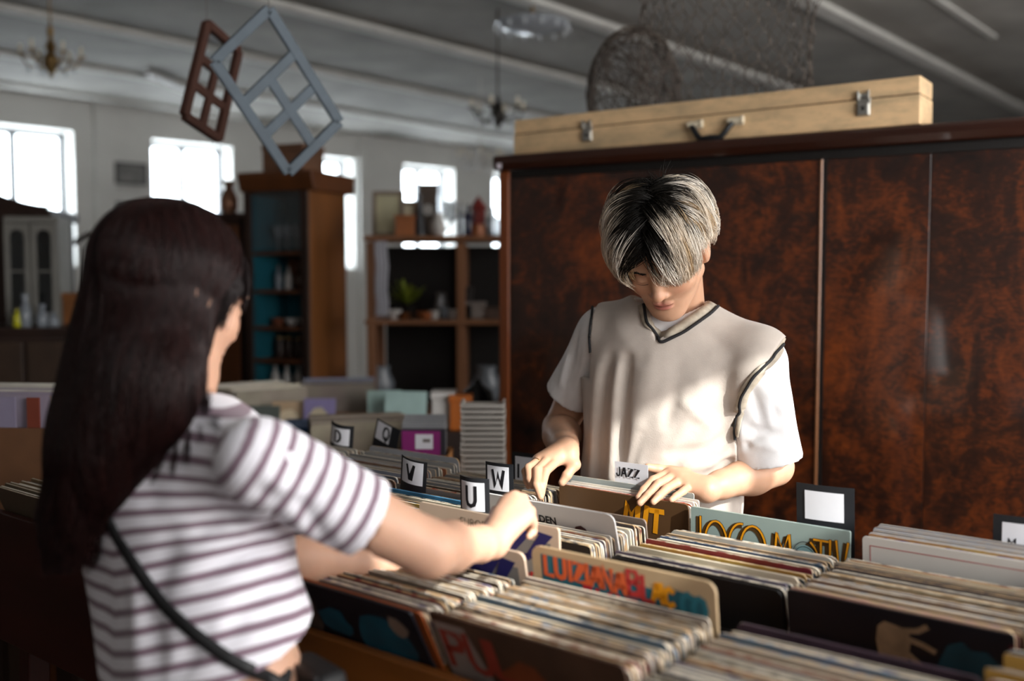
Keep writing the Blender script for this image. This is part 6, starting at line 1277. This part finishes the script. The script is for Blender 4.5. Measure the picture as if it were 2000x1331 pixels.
mg = thing('record_case', 'magenta and black case with a white label standing in the cardboard box', 'case', (q.x+.004, q.y-.050, .58), R(-2)); g = B(); g.box(-.066, .066, -.014, .014, 0, .475); g.build('body', M('case_black', '#2a2730', .5, .1), mg, bevel=.002); g = B(); g.box(-.062, .052, -.0152, -.0142, .40, .472); g.build('magenta_panel', M('magenta', '#8a2470', .5, .08), mg); g = B(); g.box(-.022, .030, -.0164, -.0154, .418, .462); g.build('label', M('label_paper', '#e4e4ea', .55, .03, 20), mg); g = B(); g.box(.0, .022, -.0168, -.0165, .438, .448); g.build('print', grey, mg)
for i in range(14): 
    o = B(); o.box(-.064, .064, -.0022, .0022, 0, .49+.001*i); o.build('single_record', M('plastic_grey_%d' % (i % 3), ['#8e8f92', '#a9aaac', '#76777b'][i % 3], .3, .1), None, label=nth(i)+' grey sleeved single packed behind the magenta case', cat='record', group='singles in the cardboard box'); ob = C.objects[-1]; ob.location = (q.x+.002, q.y-.028+.0072*i, .58); ob.rotation_euler = (0, 0, R(-2))
# stack of white trays
for k in range(30):
    if k == 0:
        tr0 = thing('plastic_tray', 'first ribbed white tray from the bottom of the stack beside the wardrobe', 'tray', (px_at(944, 3.08), 3.08, .62), group='stack of white plastic trays'); g = B(); w_, d_ = .066, .07; g.prism([(-w_, 0), (w_, 0), (w_+.003, .0125), (w_-.004, .0128), (w_-.007, .002), (-w_+.007, .002), (-w_+.004, .0128), (-w_-.003, .0125)], -d_, d_, 'y'); g.build('tray_body', M('tray_white', '#b9b4ac', .5, .05), tr0)
        g = B(); g.box(-w_+.006, w_-.006, -d_-.0015, -d_+.003, .0022, .011); g.build('tray_end', M('tray_white2', '#a39e97', .5, .05), tr0)
    else: dup(tr0, (px_at(944, 3.08)+rng.normal(0, .0008), 3.08, .62+.0168*k), label=nth(k)+' ribbed white tray from the bottom of the stack beside the wardrobe')
t = thing('side_stand', 'small dark stand under the stack of white trays', 'stand', (px_at(944, 3.08), 3.08, 0)); g = B(); g.box(-.12, .12, -.12, .12, .595, .619); g.build('top', m_dkw, t)
for sx in (-1, 1):
    for sy in (-1, 1): g = B(); g.box(sx*.1-.012, sx*.1+.012, sy*.1-.012, sy*.1+.012, 0, .5945); g.build('leg', m_dkw, t)
carton('parts_box', 'orange box between the table and the wardrobe', 'box', (px_at(900, 3.95), 3.95, .9), .085, .08, .14, M('box_vivid_orange', '#c4681c', .5, .05)); t = thing('low_cabinet', 'dark low cabinet behind the white trays', 'cabinet', (px_at(915, 4.1), 4.1, 0)); g = B(); g.box(-.13, .15, -.22, .25, .05, .899); g.build('carcass', m_dkw, t, bevel=.004); g = B(); g.box(-.12, .14, -.2, .23, 0, .0495); g.build('plinth', m_dkw, t)
carton('white_box', 'small white box left of the orange box', 'box', (px_at(866, 4.0), 4.0, .9), .09, .1, .15, m_wh); vessel('kettle', 'black kettle behind the orange box', 'kettle', (px_at(932, 4.15), 4.15, .9), [(.06, 0), (.085, .05), (.06, .13), (.02, .16), (.012, .18)], M('black_enamel', '#17171a', .25, .05))
# ------------------------------------------------------------------ left side: box of records on a stand, dark dresser, white cupboard, glassware
q = Vector((px_at(40, 2.75), 2.75, .80)); X = crate('record_crate', 'tall tan box of records at the left edge of the picture', q.x, q.y, .36, .32, .31, M('tan_board', '#6e4a30', .7, .12), R(-6), z=.80); fill(X, 9, .22, 'white edged record in the tall tan box', 'records in the tall tan box', ['#c9c2b8', '#9a8f9e', '#5d5a58', '#d5cfc4'], 3, -2, h=1.22)
for c, dx, w_, nm in (('#8f869c', .015, .1, 'lavender record cover at the front of the tall tan box'), ('#93aaa0', -.15, .05, 'mint record cover at the far left of the tall tan box'), ('#2a2826', -.085, .05, 'black record cover next to the mint one'), ('#7a3a2a', .115, .035, 'rust red record cover at the right of the tall tan box')):
    t = thing('record', nm, 'record', X @ Vector((dx, -.138, .0135)), R(-6)); g = B(); g.box(-w_/2, w_/2, -.002, .002, 0, .375); g.build('sleeve', M('ls_'+c, c, .5, .08), t)
t = thing('box_stand', 'dark plain stand under the tall tan box', 'stand', (q.x, q.y, 0)); g = B(); g.box(-.2, .2, -.18, .18, .77, .7995); g.build('top', m_dkw, t)
for sx in (-1, 1):
    for sy in (-1, 1): g = B(); g.box(sx*.17-.02, sx*.17+.02, sy*.15-.02, sy*.15+.02, 0, .7695); g.build('leg', m_dkw, t)
# dresser with a pediment
q = at(-30, 740, 5.6); ds = thing('dresser', 'black brown dresser with a curved pediment against the left window', 'dresser', (q.x-.35, q.y, 0), R(6)); dw = .70; top = 1.5+(545-408)/FP*5.6
g = B(); g.box(0, dw, 0, .45, .1, top-.06); g.build('carcass', m_dkw, ds, bevel=.005); g = B(); g.box(-.03, dw+.03, -.03, .46, top-.059, top); g.build('cornice', m_dkw, ds, bevel=.008); g = B(); g.box(.02, dw-.02, .03, .43, 0, .0995); g.build('plinth', m_dkw, ds)
pr = [(0, top+.0005)]+[(dw*.5*t, top+.02+.10*t**1.6) for t in np.linspace(0, .86, 8)]+[(dw*.47, top+.15), (dw*.5, top+.165), (dw*.53, top+.15)]+[(dw*(1-.5*t), top+.02+.10*t**1.6) for t in np.linspace(.86, 0, 8)]+[(dw, top+.0005)]
g = B(); g.prism(pr, -.02, .03, 'y'); g.build('pediment', m_dkw, ds)
for x0 in (.02, .36): g = B(); g.box(x0, x0+.32, -.018, -.001, .15, top-.1); dd = g.build('door', m_dkw, ds, bevel=.006)
# white cupboard with two glazed arched doors
q = at(66, 640, 4.9); cu_ = thing('white_cupboard', 'small greyish white cupboard with arched glass doors before the dresser', 'cupboard', (q.x, q.y, 0), R(8)); z0, z1 = 1.27, 1.5+(545-424)/FP*4.9; m_gw = M('grey_white_paint', '#77756f', .6, .1); cw = .125
g = B(); g.box(-cw, cw, .0, .2, z0, z0+.03).box(-cw, cw, .0, .2, z1-.03, z1).box(-cw, -cw+.015, 0, .2, z0+.03, z1-.03).box(cw-.015, cw, 0, .2, z0+.03, z1-.03).box(-cw+.015, cw-.015, .19, .2, z0+.03, z1-.03); g.build('carcass', m_gw, cu_)
for x0 in (-cw+.004, .003):
    w_ = cw-.007; g = B(); n = 10; zt = z1-.06; outer = [(x0, z0+.035), (x0+w_, z0+.035), (x0+w_, z1-.035), (x0, z1-.035)]
    g.box(x0, x0+.025, -.016, -.001, z0+.035, z1-.035).box(x0+w_-.025, x0+w_, -.016, -.001, z0+.035, z1-.035).box(x0+.025, x0+w_-.025, -.016, -.001, z0+.035, z0+.065)
    arcp = [(x0+.025, z1-.035)]+[(x0+w_/2-(w_/2-.025)*math.cos(math.pi*i/n), z1-.10+.035*math.sin(math.pi*i/n)) for i in range(n+1)]+[(x0+w_-.025, z1-.035)]
    for i in range(len(arcp)-1): a, b = arcp[i], arcp[i+1]; g.prism([a, b, (b[0], z1-.035), (a[0], z1-.035)] if a[0] != b[0] else [a, b, (b[0]+1e-4, b[1])], -.016, -.001, 'y')
    dr = g.build('door', m_gw, cu_); g = B(); g.box(x0+.024, x0+w_-.024, -.008, -.005, z0+.06, z1-.04); g.build('pane', glass('dim_glass', (.6, .62, .65), .08), dr); g = B(); g.box(x0+.025, x0+w_-.025, -.012, -.003, (z0+z1)/2-.004, (z0+z1)/2+.004); g.build('glazing_bar', m_gw, dr)
# low sideboard carrying the cupboard and glassware
sb = thing('sideboard', 'dark sideboard with glassware at the left behind the tan box', 'sideboard', (at(70, 640, 4.9).x, 4.95, 0), R(8)); g = B(); g.box(-.55, .55, -.22, .28, .12, 1.2395); g.build('carcass', m_dkw, sb, bevel=.005); g = B(); g.box(-.58, .58, -.25, .29, 1.24, 1.269); g.build('top_board', m_dkw, sb, bevel=.005)
for x0 in (-.53, 0.01): g = B(); g.box(x0, x0+.52, -.238, -.221, .16, 1.2); dd = g.build('door', M('dim_door', '#3a2a1e', .5, .2), sb, bevel=.004)
for sx in (-1, 1): g = B(); g.box(sx*.5-.03, sx*.5+.03, -.2, .26, 0, .1195); g.build('foot', m_dkw, sb)
SBX = Matrix.Translation((at(70, 640, 4.9).x, 4.95, 0)) @ Matrix.Rotation(R(8), 4, 'Z')
bottle('yellow bottle standing on the dark sideboard', SBX @ Vector((-.045, -.19, 1.2695)), .09, .020, M('yellow_glass', '#b8b428', .2, .05)); 
for k, (x, hh, nm) in enumerate(((-.01, .16, 'round clear decanter beside the yellow bottle'), (.065, .11, 'clear glass carafe right of the decanter'), (.115, .07, 'small bright glass at the right of the glassware'))): vessel('carafe', nm, 'carafe', SBX @ Vector((x, -.18, 1.2695)), [(.025, 0), (.03, hh*.3), (.024, hh*.6), (.012, hh*.72), (.018, hh)], m_gl1)
carton('amber_box', 'amber wooden box behind the glassware on the sideboard', 'box', SBX @ Vector((.17, .05, 1.2695)), .12, .12, .16, M('amber_wood', '#7a4a20', .5, .2), R(8))
t = thing('chair_back', 'dark round backed chair standing before the left window', 'chair', (at(174, 600, 6.6).x, 6.6, 0), R(20)); g = B(); g.box(-.2, .2, -.2, .2, .43, .47); g.build('seat', m_dkw, t, bevel=.01); g = B(); g.tube([(-.18, .18, .47), (-.19, .2, 1.5), (-.14, .21, 1.72), (0, .215, 1.8), (.14, .21, 1.72), (.19, .2, 1.5), (.18, .18, .47)], .022, 8); g.build('back_frame', m_dkw, t, smooth='all')
for k in range(4): x = -.11+.073*k; g = B(); g.tube([(x, .19, .47), (x, .212, 1.72)], .01, 6); g.build('spindle', m_dkw, t)
for sx in (-1, 1):
    for sy in (-1, 1): g = B(); g.tube([(sx*.17, sy*.17, .43), (sx*.18, sy*.18, 0)], .018, 8); g.build('leg', m_dkw, t)
# things on the floor at the lower left
t = thing('patterned_rug', 'red and orange patterned rug on the floor under the dark rack', 'rug', (-1.05, 1.85, .001), R(-38)); g = B(); g.box(-.75, .75, -.5, .5, 0, .012); g.build('rug_pile', M('rug_pattern', '#6a3626', .9, .75, 11), t); g = B(); g.box(-.75, .75, -.5, -.46, .0121, .0135).box(-.75, .75, .46, .5, .0121, .0135); g.build('rug_border', M('rug_edge', '#3a1a14', .9, .3), t)
t = carton('black_box', 'black box with a pale label on the rug at the lower left', 'box', (-.86, 1.55, .0150), .26, .2, .12, M('matt_black_box', '#141416', .6, .05), R(-10)); g = B(); g.box(-.06, .06, -.04, .04, .1203, .1212); g.build('label', M('label_grey', '#9a9ea0', .6, .05), t)
